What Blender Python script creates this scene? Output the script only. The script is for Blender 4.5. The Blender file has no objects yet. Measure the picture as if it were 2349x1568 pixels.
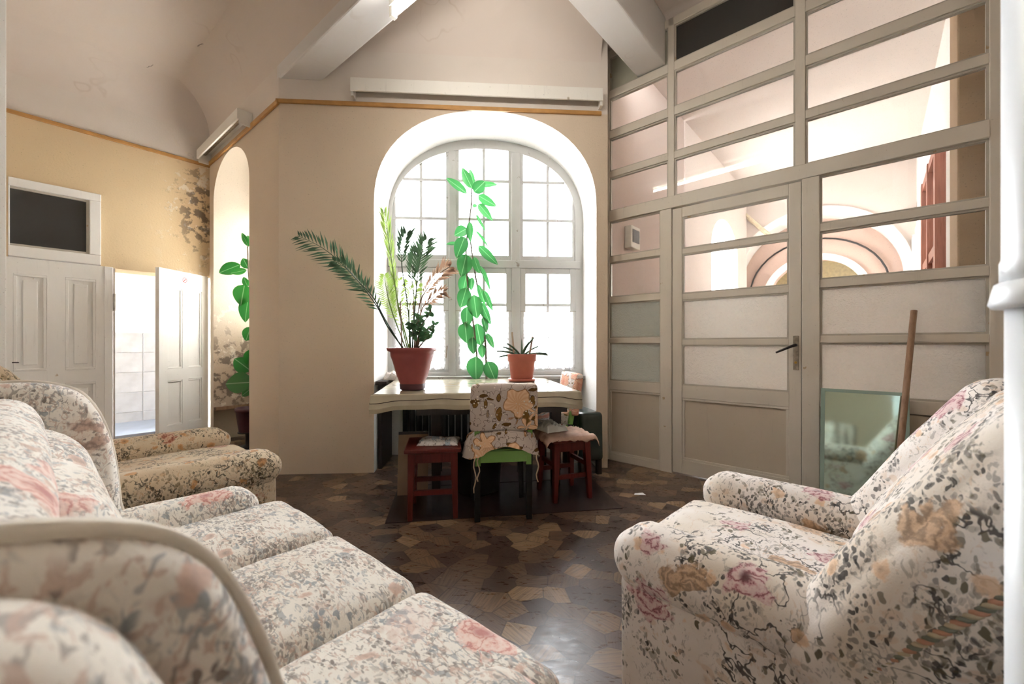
import bpy, bmesh, math, random
from mathutils import Vector, Matrix, noise
random.seed(7)
S = bpy.context.scene
COL = S.collection
PI = math.pi

# ------------------------------------------------------------------ camera, world, exposure
H, F, CX, YH = 1.12, 930.0, 1174.5, 788.0          # eye height, focal length and centre in 2349x1568 frame
cam = bpy.data.cameras.new('camera'); cam.sensor_width = 36.0; cam.lens = F / 2349 * 36.0
cam.clip_start = 0.02; cam.shift_y = (YH - 784.0) / 2349
cam.dof.use_dof = True; cam.dof.focus_distance = 1.9; cam.dof.aperture_fstop = 3.2
co = bpy.data.objects.new('camera', cam); co.location = (0, 0, H); co.rotation_euler = (PI / 2, 0, 0)
COL.objects.link(co); S.camera = co
w = bpy.data.worlds.new('sky'); S.world = w; w.use_nodes = True
w.node_tree.nodes['Background'].inputs[0].default_value = (0.93, 0.965, 1.0, 1)
w.node_tree.nodes['Background'].inputs[1].default_value = 7.0
S.view_settings.view_transform = 'Standard'; S.view_settings.look = 'None'
S.view_settings.gamma = 1.0; S.view_settings.use_curve_mapping = False
S.view_settings.exposure = 2.4

def at(px, py, Y):
    return Vector(((px - CX) / F * Y, Y, H + (YH - py) / F * Y))

# ------------------------------------------------------------------ materials
class NT:
    def __init__(s, name):
        s.m = bpy.data.materials.new(name); s.m.use_nodes = True
        s.t = s.m.node_tree; s.t.nodes.clear()
        s.out = s.t.nodes.new('ShaderNodeOutputMaterial')
    def n(s, typ, props=None, **inp):
        nd = s.t.nodes.new('ShaderNode' + typ)
        for k, v in (props or {}).items(): setattr(nd, k, v)
        for k, v in inp.items():
            key = int(k[1:]) if k[0] == 'i' and k[1:].isdigit() else k.replace('_', ' ')
            s.put(nd.inputs[key], v)
        return nd
    def put(s, sock, v):
        if isinstance(v, bpy.types.NodeSocket): s.t.links.new(v, sock)
        elif isinstance(v, bpy.types.Node): s.t.links.new(v.outputs[0], sock)
        elif isinstance(v, tuple) and sock.type == 'RGBA' and len(v) == 3: sock.default_value = (*v, 1)
        else: sock.default_value = v
    def math(s, op, a, b=0.0, clamp=False):
        return s.n('Math', dict(operation=op, use_clamp=clamp), i0=a, i1=b).outputs[0]
    def mix(s, fac, a, b, mode='MIX'):
        nd = s.n('Mix', dict(data_type='RGBA', blend_type=mode))
        s.put(nd.inputs[0], fac); s.put(nd.inputs[6], a); s.put(nd.inputs[7], b)
        return nd.outputs[2]
    def ramp(s, fac, stops, interp='LINEAR'):
        nd = s.n('ValToRGB', Fac=fac); nd.color_ramp.interpolation = interp
        el = nd.color_ramp.elements
        while len(el) < len(stops): el.new(0.5)
        for e, (p, c) in zip(el, stops):
            e.position = p; e.color = (*c, 1) if len(c) == 3 else c
        return nd.outputs[0]
    def step(s, v, lo, hi):
        return s.n('MapRange', dict(interpolation_type='SMOOTHSTEP'), Value=v, i1=lo, i2=hi).outputs[0]
    def co(s, scale=(1, 1, 1), rot=(0, 0, 0), loc=(0, 0, 0)):
        tc = s.n('TexCoord')
        return s.n('Mapping', Vector=tc.outputs['Object'], Scale=scale, Rotation=rot, Location=loc).outputs[0]
    def noise(s, v, scale, detail=3, rough=.5, out=0):
        return s.n('TexNoise', Vector=v, Scale=scale, Detail=detail, Roughness=rough).outputs[out]
    def bump(s, h, strength=.2, dist=.01, normal=None):
        nd = s.n('Bump', Height=h, Strength=strength, Distance=dist)
        if normal is not None: s.put(nd.inputs['Normal'], normal)
        return nd.outputs[0]
    def pbr(s, color, rough=.6, normal=None, spec=.5, **kw):
        p = s.n('BsdfPrincipled', Base_Color=color, Roughness=rough)
        s.put(p.inputs['Specular IOR Level'], spec)
        if normal is not None: s.put(p.inputs['Normal'], normal)
        for k, v in kw.items(): s.put(p.inputs[k.replace('_', ' ')], v)
        s.put(s.out.inputs[0], p.outputs[0]); return s.m

def lin(r, g, b):
    f = lambda c: (c / 255 / 12.92) if c / 255 <= .04045 else ((c / 255 + .055) / 1.055) ** 2.4
    return (f(r), f(g), f(b))

def simple(name, c, rough=.6, var=.12, sc=20, bump=0.0, spec=.4, metal=0.0):
    t = NT(name); v = t.co()
    n1 = t.noise(v, sc, 4)
    c2 = tuple(x * (1 - var) for x in c); c1 = tuple(min(1, x * (1 + var)) for x in c)
    col = t.ramp(n1, [(.3, c2), (.7, c1)])
    nm = t.bump(t.noise(v, sc * 3, 4), bump, .004) if bump else None
    return t.pbr(col, rough, nm, spec, Metallic=metal)

def plaster(name, low, high, zsplit=None, mold=None):
    """two-tone painted plaster; low paint below the picture rail, high above; mold = (x,z) centre for flaking"""
    t = NT(name); v = t.co()
    sep = t.n('SeparateXYZ', Vector=v)
    big = t.noise(v, 1.1, 4); fine = t.noise(v, 60, 3); speck = t.noise(v, 95, 2, .4)
    lo = t.mix(t.math('MULTIPLY', big, .55), low, tuple(c * .83 for c in low))
    lo = t.mix(t.math('MULTIPLY', t.step(speck, .66, .72), .45), lo, tuple(c * .5 for c in low))
    c = lo
    if zsplit is not None:
        hi = t.mix(t.math('MULTIPLY', t.noise(v, 2.3, 5), .35), high, tuple(x * .8 for x in high))
        c = t.mix(t.step(sep.outputs[2], zsplit - .01, zsplit + .01), lo, hi)
    hgt = fine
    if mold:
        mx, mz = mold
        dx = t.math('MULTIPLY', t.math('SUBTRACT', sep.outputs[0], mx), 2.6)
        dz = t.math('MULTIPLY', t.math('SUBTRACT', sep.outputs[2], mz), 1.15)
        d = t.math('SQRT', t.math('ADD', t.math('MULTIPLY', dx, dx), t.math('MULTIPLY', dz, dz)))
        near = t.step(d, 1.0, .15)
        near2 = t.step(d, 1.35, .5)
        n1 = t.noise(v, 11, 6, .62); n2 = t.noise(v, 7.5, 5, .6)
        flake = t.math('MULTIPLY', t.step(n2, .56, .6), near2)
        dark = t.math('MULTIPLY', t.step(t.math('ADD', n1, t.math('MULTIPLY', near, .13)), .6, .67), near)
        stain = t.math('MULTIPLY', near, .45)
        c = t.mix(stain, c, lin(176, 140, 100))
        c = t.mix(t.math('MULTIPLY', flake, .8), c, lin(226, 214, 196))
        c = t.mix(t.math('MULTIPLY', dark, .85), c, lin(92, 80, 70))
        hgt = t.math('ADD', fine, t.math('MULTIPLY', t.math('SUBTRACT', dark, flake), -1.5))
    return t.pbr(c, .85, t.bump(hgt, .22, .006), .2)

def ceiling_mat(name, c):
    t = NT(name); v = t.co()
    big = t.noise(v, .8, 5, .55)
    col = t.mix(t.math('MULTIPLY', big, .5), c, tuple(x * y for x, y in zip(c, (.82, .78, .74))))
    ring = t.noise(v, 1.7, 3, .5)
    edge = t.step(t.math('ABSOLUTE', t.math('SUBTRACT', ring, .6)), .012, .0)
    col = t.mix(t.math('MULTIPLY', t.math('MULTIPLY', edge, t.step(t.noise(v, .9, 1), .5, .62)), .22), col, lin(170, 140, 110))
    crk = t.n('TexVoronoi', dict(feature='DISTANCE_TO_EDGE'), Vector=t.mix(.12, v, t.noise(v, 4, 4, .6, 1)), Scale=.55).outputs[0]
    line = t.math('MULTIPLY', t.step(crk, .0022, .0009), t.step(t.noise(v, 1.1, 2), .58, .62))
    col = t.mix(t.math('MULTIPLY', line, .7), col, lin(90, 75, 65))
    return t.pbr(col, .9, t.bump(t.noise(v, 30, 4), .12, .006), .15)

def old_paint(name, c, under=lin(170, 140, 95), wear=.0, rough=.45, dirt=.35):
    t = NT(name); v = t.co()
    big = t.noise(v, 3, 5, .6); st = t.noise(t.co((30, 30, 3)), 1, 4, .6)
    col = t.mix(t.math('MULTIPLY', big, dirt), c, tuple(x * y for x, y in zip(c, (.72, .66, .58))))
    col = t.mix(t.math('MULTIPLY', t.step(st, .6, .72), .16), col, tuple(x * .55 for x in c))
    chip = t.step(t.noise(v, 9, 6, .65), .70 - wear, .72 - wear)
    col = t.mix(t.math('MULTIPLY', chip, .75), col, under)
    spk = t.step(t.noise(v, 70, 2), .72, .76)
    col = t.mix(t.math('MULTIPLY', spk, .4), col, tuple(x * .35 for x in c))
    return t.pbr(col, rough, t.bump(t.math('SUBTRACT', st, chip), .18, .004), .4)

def wood(name, c1, c2, rough=.4, sc=(14, 14, 1.2), spec=.4):
    t = NT(name); v = t.co(sc)
    n1 = t.noise(v, 3, 6, .6)
    col = t.ramp(n1, [(.3, c1), (.55, c2), (.75, c1)])
    return t.pbr(col, rough, t.bump(n1, .1, .003), spec)

def clear_glass(name, tint=(1, 1, 1), refl=.06):
    t = NT(name)
    tr = t.n('BsdfTransparent', Color=tint); gl = t.n('BsdfGlossy', Color=(1, 1, 1), Roughness=.02)
    fr = t.n('Fresnel', IOR=1.45)
    ms = t.n('MixShader', Fac=t.math('MULTIPLY', fr, .55))
    t.put(ms.inputs[1], tr.outputs[0]); t.put(ms.inputs[2], gl.outputs[0])
    t.put(t.out.inputs[0], ms.outputs[0]); return t.m

def frosted(name, c, clear=.25):
    t = NT(name); v = t.co()
    h = t.noise(v, 85, 3, .6); nm = t.bump(h, .9, .01)
    tl = t.n('BsdfTranslucent', Color=c, Normal=nm); df = t.n('BsdfPrincipled', Base_Color=c, Roughness=.25, Normal=nm)
    rf = t.n('BsdfRefraction', Color=c, Roughness=.35, IOR=1.25, Normal=nm)
    a = t.n('MixShader', Fac=.22); t.put(a.inputs[1], tl.outputs[0]); t.put(a.inputs[2], df.outputs[0])
    b = t.n('MixShader', Fac=clear); t.put(b.inputs[1], a.outputs[0]); t.put(b.inputs[2], rf.outputs[0])
    t.put(t.out.inputs[0], b.outputs[0]); return t.m

def emit(name, c, st):
    t = NT(name); e = t.n('Emission', Color=c, Strength=st); t.put(t.out.inputs[0], e.outputs[0]); return t.m

def floral(name, base, base2, rose, rose_dk, leaf, leaf2, bloom, sc=1.0, dens=.5, twig=.5, soft=0.0, seed=0.0, stroke=.3, rose_sc=6.2):
    """woven tapestry: roses, sprigs of leaves, small blossoms and twigs on a pale ground"""
    t = NT(name); v0 = t.co((sc, sc, sc), loc=(seed, seed * .7, seed * 1.3))
    wob = t.noise(v0, 9, 3, .5, 1)
    v = t.n('VectorMath', dict(operation='ADD'))
    sub = t.n('VectorMath', dict(operation='SUBTRACT')); t.put(sub.inputs[0], wob); sub.inputs[1].default_value = (.5, .5, .5)
    scl = t.n('VectorMath', dict(operation='SCALE')); t.put(scl.inputs[0], sub.outputs[0]); scl.inputs['Scale'].default_value = .075
    t.put(v.inputs[0], v0); t.put(v.inputs[1], scl.outputs[0]); vw = v.outputs[0]
    patch = t.noise(v0, 3.2, 3, .55)
    col = t.mix(t.step(patch, .4, .65), base, base2)
    # pale shadow tone leaves behind
    gh = t.n('TexVoronoi', Vector=t.n('Mapping', Vector=vw, Scale=(1, 1.0, 1.9), Rotation=(.5, .7, .3)).outputs[0], Scale=17)
    ghm = t.math('MULTIPLY', t.step(gh.outputs[0], .34, .24), t.step(t.noise(v0, 5, 2), .46, .54))
    col = t.mix(t.math('MULTIPLY', ghm, .4), col, bloom)
    # twigs
    rid = t.math('ABSOLUTE', t.math('SUBTRACT', t.noise(vw, 15, 3, .55), .5))
    tm = t.math('MULTIPLY', t.step(rid, .022, .010), t.step(t.noise(v0, 4.1, 2), .5, .58))
    col = t.mix(t.math('MULTIPLY', tm, twig), col, leaf)
    # brush-stroke leaves and small sprigs, clustered
    for k, (rot, lc) in enumerate((((.3, .2, .9), leaf2), ((.9, .5, 2.2), leaf), ((1.4, .1, .4), bloom))):
        mp = t.n('Mapping', Vector=v0, Scale=(1, 2.6, 1.7), Rotation=rot, Location=(k * 3.1, k, 0)).outputs[0]
        st = t.n('TexNoise', Vector=mp, Scale=17 + 4 * k, Detail=3, Roughness=.55, Distortion=1.6).outputs[0]
        cl = t.step(t.noise(v0, 4.2 + k * 1.3, 3, .55), .50 - stroke * .12, .60 - stroke * .12)
        sm = t.math('MULTIPLY', t.step(st, .60 - stroke * .06, .655 - stroke * .06), cl)
        col = t.mix(t.math('MULTIPLY', sm, .75 * (.35 + .65 * stroke)), col, lc)
    for k, (s_, rot, lc) in enumerate(((48, (.3, .2, .9), leaf), (40, (.9, .4, 2.1), leaf), (33, (.2, 1.1, .5), leaf2))):
        w2 = t.noise(v0, 30, 2, .5, 1); vv = t.mix(.035, v0, w2)
        lv = t.n('TexVoronoi', Vector=t.n('Mapping', Vector=vv, Scale=(1, 2.1, 1.3), Rotation=rot, Location=(k * 3.1, 0, 0)).outputs[0], Scale=s_)
        lm = t.math('MULTIPLY', t.step(lv.outputs[0], .47, .36), t.step(t.noise(v0, 6.5 + k * 1.7, 3, .55), .60 - dens * .1, .63 - dens * .1))
        tone = t.n('SeparateColor', Color=lv.outputs[1]).outputs[0]
        col = t.mix(t.math('MULTIPLY', lm, t.math('ADD', .35, t.math('MULTIPLY', tone, .6))), col, lc)
    # small blossoms
    bv = t.n('TexVoronoi', Vector=vw, Scale=15)
    br = t.n('SeparateColor', Color=bv.outputs[1]).outputs[1]
    bm = t.math('MULTIPLY', t.step(t.math('ADD', bv.outputs[0], t.math('MULTIPLY', t.noise(v0, 38, 3, .6), .5)), .60, .48), t.step(br, .7, .72))
    bc = t.ramp(t.math('MULTIPLY', bv.outputs[0], t.math('ADD', .4, t.noise(v0, 45, 2))), [(.0, tuple(x * .45 for x in bloom)), (.14, bloom), (.3, tuple(min(1, x * 1.25) for x in bloom))])
    col = t.mix(t.math('MULTIPLY', bm, .85), col, bc)
    # roses
    rv = t.n('TexVoronoi', Vector=vw, Scale=rose_sc)
    rr = t.n('SeparateColor', Color=rv.outputs[1])
    dv_ = t.n('VectorMath', dict(operation='SUBTRACT')); t.put(dv_.inputs[0], vw); t.put(dv_.inputs[1], rv.outputs['Position'])
    dsp = t.n('SeparateXYZ', Vector=dv_.outputs[0]); th = t.math('ARCTAN2', dsp.outputs[2], t.math('ADD', dsp.outputs[0], t.math('MULTIPLY', dsp.outputs[1], .8)))
    pet = t.math('MULTIPLY', t.math('COSINE', t.math('MULTIPLY', th, 5.0)), .055)
    rm = t.math('MULTIPLY', t.step(t.math('ADD', t.math('ADD', rv.outputs[0], pet), t.math('MULTIPLY', t.noise(v0, 19, 4, .65), .62)), .68, .60), t.step(rr.outputs[0], .62 - dens * .25, .64 - dens * .25))
    ringv = t.math('ADD', t.math('ADD', t.math('MULTIPLY', rv.outputs[0], 40), t.math('MULTIPLY', th, 3.0)), t.math('MULTIPLY', t.noise(v0, 21, 4, .6), 26))
    ring = t.math('ADD', .5, t.math('MULTIPLY', t.math('SINE', ringv), .5))
    rc = t.mix(t.math('POWER', ring, 1.6), tuple(min(1, a * .45 + b * .6) for a, b in zip(rose, base)), rose)
    rc = t.mix(t.step(rv.outputs[0], .17, .03), rc, rose_dk)
    rc = t.mix(t.math('MULTIPLY', t.step(ring, .86, .97), .6), rc, rose_dk)
    rc = t.mix(t.step(rr.outputs[2], .62, .66), rc, t.mix(ring, bloom, tuple(x * .5 for x in bloom)))
    col = t.mix(t.math('MULTIPLY', rm, .92), col, rc)
    if soft: col = t.mix(soft, col, base)
    weave = t.noise(v0, 260, 2); wr = t.noise(v0, 7, 3)
    return t.pbr(col, .88, t.bump(t.math('ADD', t.math('MULTIPLY', weave, .12), wr), .35, .012), .12, Sheen_Weight=.25)

def chair_print(name, base, petal, petal2, leaf, sc=1.0, seed=0.0):
    t = NT(name); v = t.co((sc, sc, sc), loc=(seed, seed, seed))
    wob = t.noise(v, 10, 2, .5, 1); vw = t.mix(.05, v, wob)
    col = t.mix(t.math('MULTIPLY', t.noise(v, 12, 3), .6), base, tuple(x * .78 for x in base))
    rid = t.math('ABSOLUTE', t.math('SUBTRACT', t.noise(v, 16, 2, .5), .5))
    col = t.mix(t.math('MULTIPLY', t.step(rid, .014, .006), .75), col, lin(95, 75, 60))
    flat = t.n('Mapping', Vector=vw, Scale=(1, .35, 1)).outputs[0]
    def bloom_layer(col, scale, r0, n_pet, keep, ca, cb, sharp, off, stretch=(1, 1, 1), rot=(0, 0, 0)):
        cv = t.n('Mapping', Vector=flat, Scale=stretch, Rotation=rot, Location=(off, 0, off * .7)).outputs[0]
        fv = t.n('TexVoronoi', Vector=cv, Scale=scale); fr = t.n('SeparateColor', Color=fv.outputs[1])
        dd = t.n('VectorMath', dict(operation='SUBTRACT')); t.put(dd.inputs[0], cv); t.put(dd.inputs[1], fv.outputs['Position'])
        sp = t.n('SeparateXYZ', Vector=dd.outputs[0]); th = t.math('ADD', t.math('ARCTAN2', sp.outputs[2], sp.outputs[0]), t.math('MULTIPLY', fr.outputs[1], 6.28))
        rr = t.math('ADD', fv.outputs[0], t.math('MULTIPLY', t.math('COSINE', t.math('MULTIPLY', th, n_pet)), -.06 * sharp))
        rr = t.math('ADD', rr, t.math('MULTIPLY', t.noise(v, 24, 2), .10))
        mk = t.math('MULTIPLY', t.step(rr, r0, r0 - .03), t.step(fr.outputs[0], keep, keep + .02))
        vein = t.math('ADD', .5, t.math('MULTIPLY', t.math('SINE', t.math('ADD', t.math('MULTIPLY', th, n_pet * 3.0), t.math('MULTIPLY', fv.outputs[0], 14))), .5))
        shade = t.math('ADD', t.math('MULTIPLY', vein, .45), t.math('MULTIPLY', t.step(fv.outputs[0], .0, r0), .6), True)
        cc = t.mix(shade, ca, cb)
        cc = t.mix(t.step(rr, r0 - .055, r0 - .035), cc, tuple(x * .55 for x in ca))
        return t.mix(mk, col, cc)
    col = bloom_layer(col, 9, .40, 1.0, .45, leaf, tuple(min(1, x * 1.7) for x in leaf), .8, 2.3, (2.1, 1, 1), (0, .7, 0))
    col = bloom_layer(col, 11, .36, 1.0, .55, tuple(x * .8 for x in leaf), leaf, .8, 5.1, (1, 1, 2.3), (0, .5, 0))
    col = bloom_layer(col, 6.6, .42, 6.0, .45, petal2, tuple(min(1, x * 1.15) for x in petal2), 1.0, 7.7)
    col = bloom_layer(col, 5.4, .58, 5.0, .05, petal, petal2, 1.0, .0)
    dv = t.n('TexVoronoi', Vector=v, Scale=45)
    col = t.mix(t.math('MULTIPLY', t.step(dv.outputs[0], .28, .2), t.step(t.noise(v, 8, 2), .58, .62)), col, lin(235, 225, 210))
    return t.pbr(col, .8, t.bump(t.noise(v, 18, 3), .3, .01), .15)

def lino():
    t = NT('printed_parquet_lino')
    v = t.co((1, 1.25, 1), rot=(0, 0, .5))
    vo = t.n('TexVoronoi', dict(voronoi_dimensions='2D'), Vector=v, Scale=8.2, Randomness=.78)
    ed = t.n('TexVoronoi', dict(voronoi_dimensions='2D', feature='DISTANCE_TO_EDGE'), Vector=v, Scale=8.2, Randomness=.78)
    sp = t.n('SeparateColor', Color=vo.outputs[1])
    rot = t.n('VectorRotate', dict(rotation_type='Z_AXIS'), Vector=v, Angle=t.math('MULTIPLY', sp.outputs[1], 6.28))
    gr = t.noise(t.n('Mapping', Vector=rot.outputs[0], Scale=(5, 95, 1)).outputs[0], 1, 4, .6)
    cell = t.ramp(sp.outputs[0], [(0, lin(76, 58, 50)), (.28, lin(106, 84, 68)), (.52, lin(90, 70, 60)), (.66, lin(154, 127, 97)), (.82, lin(122, 97, 75)), (1, lin(86, 70, 64))], 'CONSTANT')
    col = t.mix(t.math('MULTIPLY', t.step(gr, .42, .62), .45), cell, lin(58, 44, 38))
    col = t.mix(t.math('MULTIPLY', t.step(ed.outputs[0], .035, .01), .55), col, lin(34, 24, 20))
    w0 = t.co(); dirt = t.noise(w0, 1.6, 6, .6); scuff = t.noise(t.co((6, 22, 1), rot=(0, 0, .9)), 2.2, 6, .7)
    col = t.mix(t.math('MULTIPLY', t.step(dirt, .52, .8), .35), col, lin(140, 128, 124))
    specks = t.step(t.noise(w0, 42, 1), .80, .82)
    col = t.mix(t.math('MULTIPLY', specks, .6), col, lin(190, 180, 170))
    rough = t.n('MapRange', Value=scuff, i1=.3, i2=.7, i3=.22, i4=.42).outputs[0]
    return t.pbr(col, rough, t.bump(t.math('ADD', scuff, gr), .06, .004), .55)

def leaf_mat(name, c1, c2, trans=.35, rough=.3):
    t = NT(name); v = t.co()
    inf = t.n('ObjectInfo').outputs['Random']
    col = t.mix(inf, c1, c2)
    col = t.mix(t.math('MULTIPLY', t.noise(v, 30, 3), .4), col, tuple(x * .6 for x in c1))
    if 'rubber' in name: col = t.mix(t.math('MULTIPLY', t.step(t.math('ABSOLUTE', t.n('SeparateXYZ', Vector=v).outputs[1]), .014, .006), .6), col, lin(170, 200, 160))
    p = t.n('BsdfPrincipled', Base_Color=col, Roughness=rough)
    tl = t.n('BsdfTranslucent', Color=t.mix(.5, col, tuple(min(1, x * 2.2) for x in c2)))
    ms = t.n('MixShader', Fac=trans); t.put(ms.inputs[1], p.outputs[0]); t.put(ms.inputs[2], tl.outputs[0])
    t.put(t.out.inputs[0], ms.outputs[0]); return t.m

def lace(name):
    t = NT(name); v = t.co()
    n1 = t.noise(v, 45, 3, .6); n2 = t.noise(v, 9, 3)
    dens = t.math('ADD', .35, t.math('MULTIPLY', t.step(t.math('ADD', n1, t.math('MULTIPLY', n2, .3)), .6, .72), .45))
    tr = t.n('BsdfTransparent'); tl = t.n('BsdfTranslucent', Color=(.9, .9, .92)); df = t.n('BsdfDiffuse', Color=(.85, .85, .86))
    a = t.n('MixShader', Fac=.35); t.put(a.inputs[1], tl.outputs[0]); t.put(a.inputs[2], df.outputs[0])
    b = t.n('MixShader', Fac=dens); t.put(b.inputs[1], tr.outputs[0]); t.put(b.inputs[2], a.outputs[0])
    t.put(t.out.inputs[0], b.outputs[0]); return t.m

BEIGE = lin(224, 206, 184); CREAM = lin(230, 220, 210); PUTTY = lin(218, 210, 197)
MT = dict(
    wall=plaster('beige_plaster', BEIGE, CREAM, 3.19),
    wall_door=plaster('beige_plaster_mould', lin(228, 204, 166), CREAM, 3.15, (-.08, 2.62)),
    wall_niche=plaster('beige_plaster_edge', BEIGE, CREAM, 3.19),
    reveal=plaster('white_reveal', lin(238, 236, 232), CREAM),
    reveal_old=plaster('old_reveal', lin(206, 192, 174), CREAM, None, (0.05, .75)),
    ceil=ceiling_mat('ceiling_paint', lin(230, 219, 210)),
    beam=ceiling_mat('beam_paint', lin(234, 232, 231)),
    lino=lino(),
    ochre=simple('ochre_rail', lin(190, 142, 84), .5, .15, 12),
    putty=old_paint('putty_paint', PUTTY),
    putty_panel=old_paint('putty_panel_paint', lin(206, 194, 176)),
    bead=old_paint('bead_paint', lin(190, 184, 172), wear=.06),
    white=old_paint('white_paint', lin(238, 236, 232), wear=-.02, dirt=.15),
    winpaint=old_paint('window_paint', lin(188, 188, 186), lin(120, 105, 88), .05),
    grey_edge=old_paint('jamb_paint', lin(190, 180, 168), wear=.04),
    glass=clear_glass('clear_glass'),
    frost=frosted('frosted_glass', (.9, .89, .86)),
    frost_grey=frosted('grey_frosted_glass', lin(216, 221, 216), .1),
    opaque_dark=simple('dark_pane', lin(62, 60, 58), .22, .1, 2),  # opaque; darkness of the space behind the panes is put into this colour
    dull_pane=simple('painted_pane', lin(176, 174, 156), .4, .12, 5),
    steel=simple('worn_steel', lin(150, 140, 125), .35, .3, 40, 0, .5, .8),
    dark_metal=simple('dark_metal', lin(50, 46, 46), .4, .1, 20, 0, .5, .5),
    brass=simple('brass', lin(186, 150, 80), .35, .2, 30, 0, .5, .9),
    pink=plaster('pink_corridor_plaster', lin(226, 212, 204), lin(240, 214, 198)),
    pink_lt=plaster('pale_corridor_plaster', lin(228, 216, 208), lin(245, 232, 222)),
    salmon=plaster('salmon_plaster', lin(212, 184, 170), CREAM),
    near_pink=plaster('dusky_pink_plaster', lin(204, 188, 178), CREAM),
    corr_white=plaster('corridor_white', lin(244, 240, 234), CREAM),
    pillar=plaster('pillar_paint', lin(206, 182, 152), CREAM),
    yellow=simple('yellow_wall', lin(226, 214, 176), .7),
    redbrown=wood('redbrown_wood', lin(150, 92, 74), lin(176, 116, 96)),
    cable=simple('black_cable', lin(60, 56, 56), .5),
    conduit=simple('cream_conduit', lin(232, 218, 190), .5),
    tile=simple('grey_marbled_tile', lin(206, 208, 212), .25, .12, 7),
    tile_joint=simple('tile_grout', lin(226, 228, 230), .7),
    bath_white=simple('bath_white_wall', lin(242, 244, 248), .7, .03),
    bath_floor=simple('bath_floor', lin(150, 162, 180), .35, .1, 6),
    step_black=simple('black_step', lin(34, 32, 36), .4, .2, 10),
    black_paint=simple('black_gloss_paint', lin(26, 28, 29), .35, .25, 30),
    dark_table=wood('dark_table_wood', lin(30, 26, 26), lin(48, 40, 38), .4),
    red_wood=wood('red_stained_wood', lin(74, 24, 18), lin(96, 36, 27), .38),
    green_paint=old_paint('green_paint', lin(128, 176, 92), lin(60, 50, 40), .03, .45, .2),
    oilcloth=simple('khaki_oilcloth', lin(176, 166, 142), .16, .08, 10, .05, .55),
    mat=simple('brown_vinyl_mat', lin(52, 38, 36), .28, .3, 6, .05, .5),
    cardboard=simple('cardboard', lin(150, 128, 106), .8, .08, 10),
    bucket=simple('dark_bucket', lin(36, 40, 42), .4),
    terracotta=simple('terracotta_plastic', lin(148, 74, 72), .42, .08, 14),
    terracotta_lt=simple('terracotta_plastic_light', lin(178, 100, 84), .45, .08, 14),
    plum=simple('plum_pot', lin(86, 54, 60), .5),
    soil=simple('soil', lin(52, 40, 32), .9, .3, 50, .5),
    stem=simple('brown_stem', lin(110, 96, 80), .7),
    cane=simple('pale_cane', lin(160, 140, 120), .7),
    rubber=leaf_mat('rubber_leaf', lin(30, 78, 42), lin(52, 112, 58), .28),
    rubber_dk=leaf_mat('rubber_leaf_niche', lin(22, 86, 36), lin(44, 120, 46), .22),
    palm=leaf_mat('palm_leaf', lin(44, 66, 48), lin(70, 96, 66), .25, .5),
    palm_lt=leaf_mat('palm_leaf_light', lin(110, 138, 66), lin(150, 172, 92), .35, .5),
    palm_dry=leaf_mat('palm_leaf_dry', lin(120, 96, 78), lin(150, 118, 96), .3, .7),
    jade=leaf_mat('jade_leaf', lin(48, 92, 56), lin(86, 132, 84), .15, .3),
    aloe=leaf_mat('aloe_leaf', lin(70, 104, 80), lin(96, 124, 86), .15, .5),
    paper=chair_print('printed_paper', lin(206, 202, 198), lin(170, 150, 140), lin(150, 160, 170), lin(120, 110, 110), 2.2),
    plastic_bag=simple('pale_plastic_bag', lin(214, 216, 212), .25, .1, 14, .3),
    rag=simple('pinkish_rag', lin(196, 164, 146), .9, .18, 16, .5),
    rag_white=chair_print('white_rag_print', lin(220, 214, 206), lin(150, 140, 136), lin(190, 180, 170), lin(120, 112, 108), 2.0, 3),
    string=simple('cotton_string', lin(206, 184, 158), .9),
    bench_cloth=simple('dark_green_oilcloth', lin(52, 62, 60), .25, .2, 8, .1, .6),
    stick=wood('broom_stick_wood', lin(140, 108, 86), lin(166, 134, 108), .5),
    pipe=simple('white_gloss_pipe', lin(232, 236, 240), .3, .03, 4),
    sticker=simple('white_sticker', lin(230, 226, 222), .5, .02), sticker_red=simple('sticker_red', lin(190, 50, 50), .5, .05),
    pelmet=old_paint('pelmet_paint', lin(242, 239, 232), lin(150, 130, 100), .0, .45, .25),
    pelmet_dk=simple('pelmet_inside', lin(150, 140, 128), .6),
    lamp_white=simple('lamp_white', lin(232, 230, 220), .4, .05), tube=emit('fluorescent_tube', (1, .96, .88), 16),
    lace=lace('lace_net'),
    cover=chair_print('orange_flower_print', lin(206, 192, 182), lin(216, 160, 112), lin(240, 206, 168), lin(112, 84, 44), 1.0),
    cover2=chair_print('white_flower_print', lin(228, 220, 214), lin(206, 120, 104), lin(226, 190, 160), lin(140, 120, 80), 1.6, 5),
    fab_sofa=floral('sofa_tapestry', lin(234, 229, 220), lin(226, 218, 206), lin(214, 146, 130), lin(178, 104, 98), lin(122, 112, 106), lin(138, 146, 152), lin(196, 166, 150), 1.05, .38, .7, .06, 0.0, .85, 4.6),
    fab_right=floral('armchair_tapestry', lin(228, 220, 214), lin(216, 204, 190), lin(178, 112, 120), lin(92, 44, 52), lin(58, 54, 52), lin(92, 84, 62), lin(204, 170, 138), 1.0, .55, .9, .0, 4.2, .25),
    fab_left=floral('tan_tapestry', lin(214, 198, 172), lin(204, 182, 152), lin(170, 98, 76), lin(108, 52, 44), lin(70, 64, 54), lin(104, 90, 60), lin(190, 140, 90), 1.0, .55, .85, .0, 9.1, .4),
    piping=simple('cream_piping', lin(226, 218, 204), .8),
    cord1=simple('cord_salmon', lin(178, 132, 106), .8), cord2=simple('cord_sand', lin(178, 162, 134), .8), cord3=simple('cord_sage', lin(116, 116, 100), .8),
    mirror=None, foot=simple('dark_foot', lin(40, 32, 30), .5),
)
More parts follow.
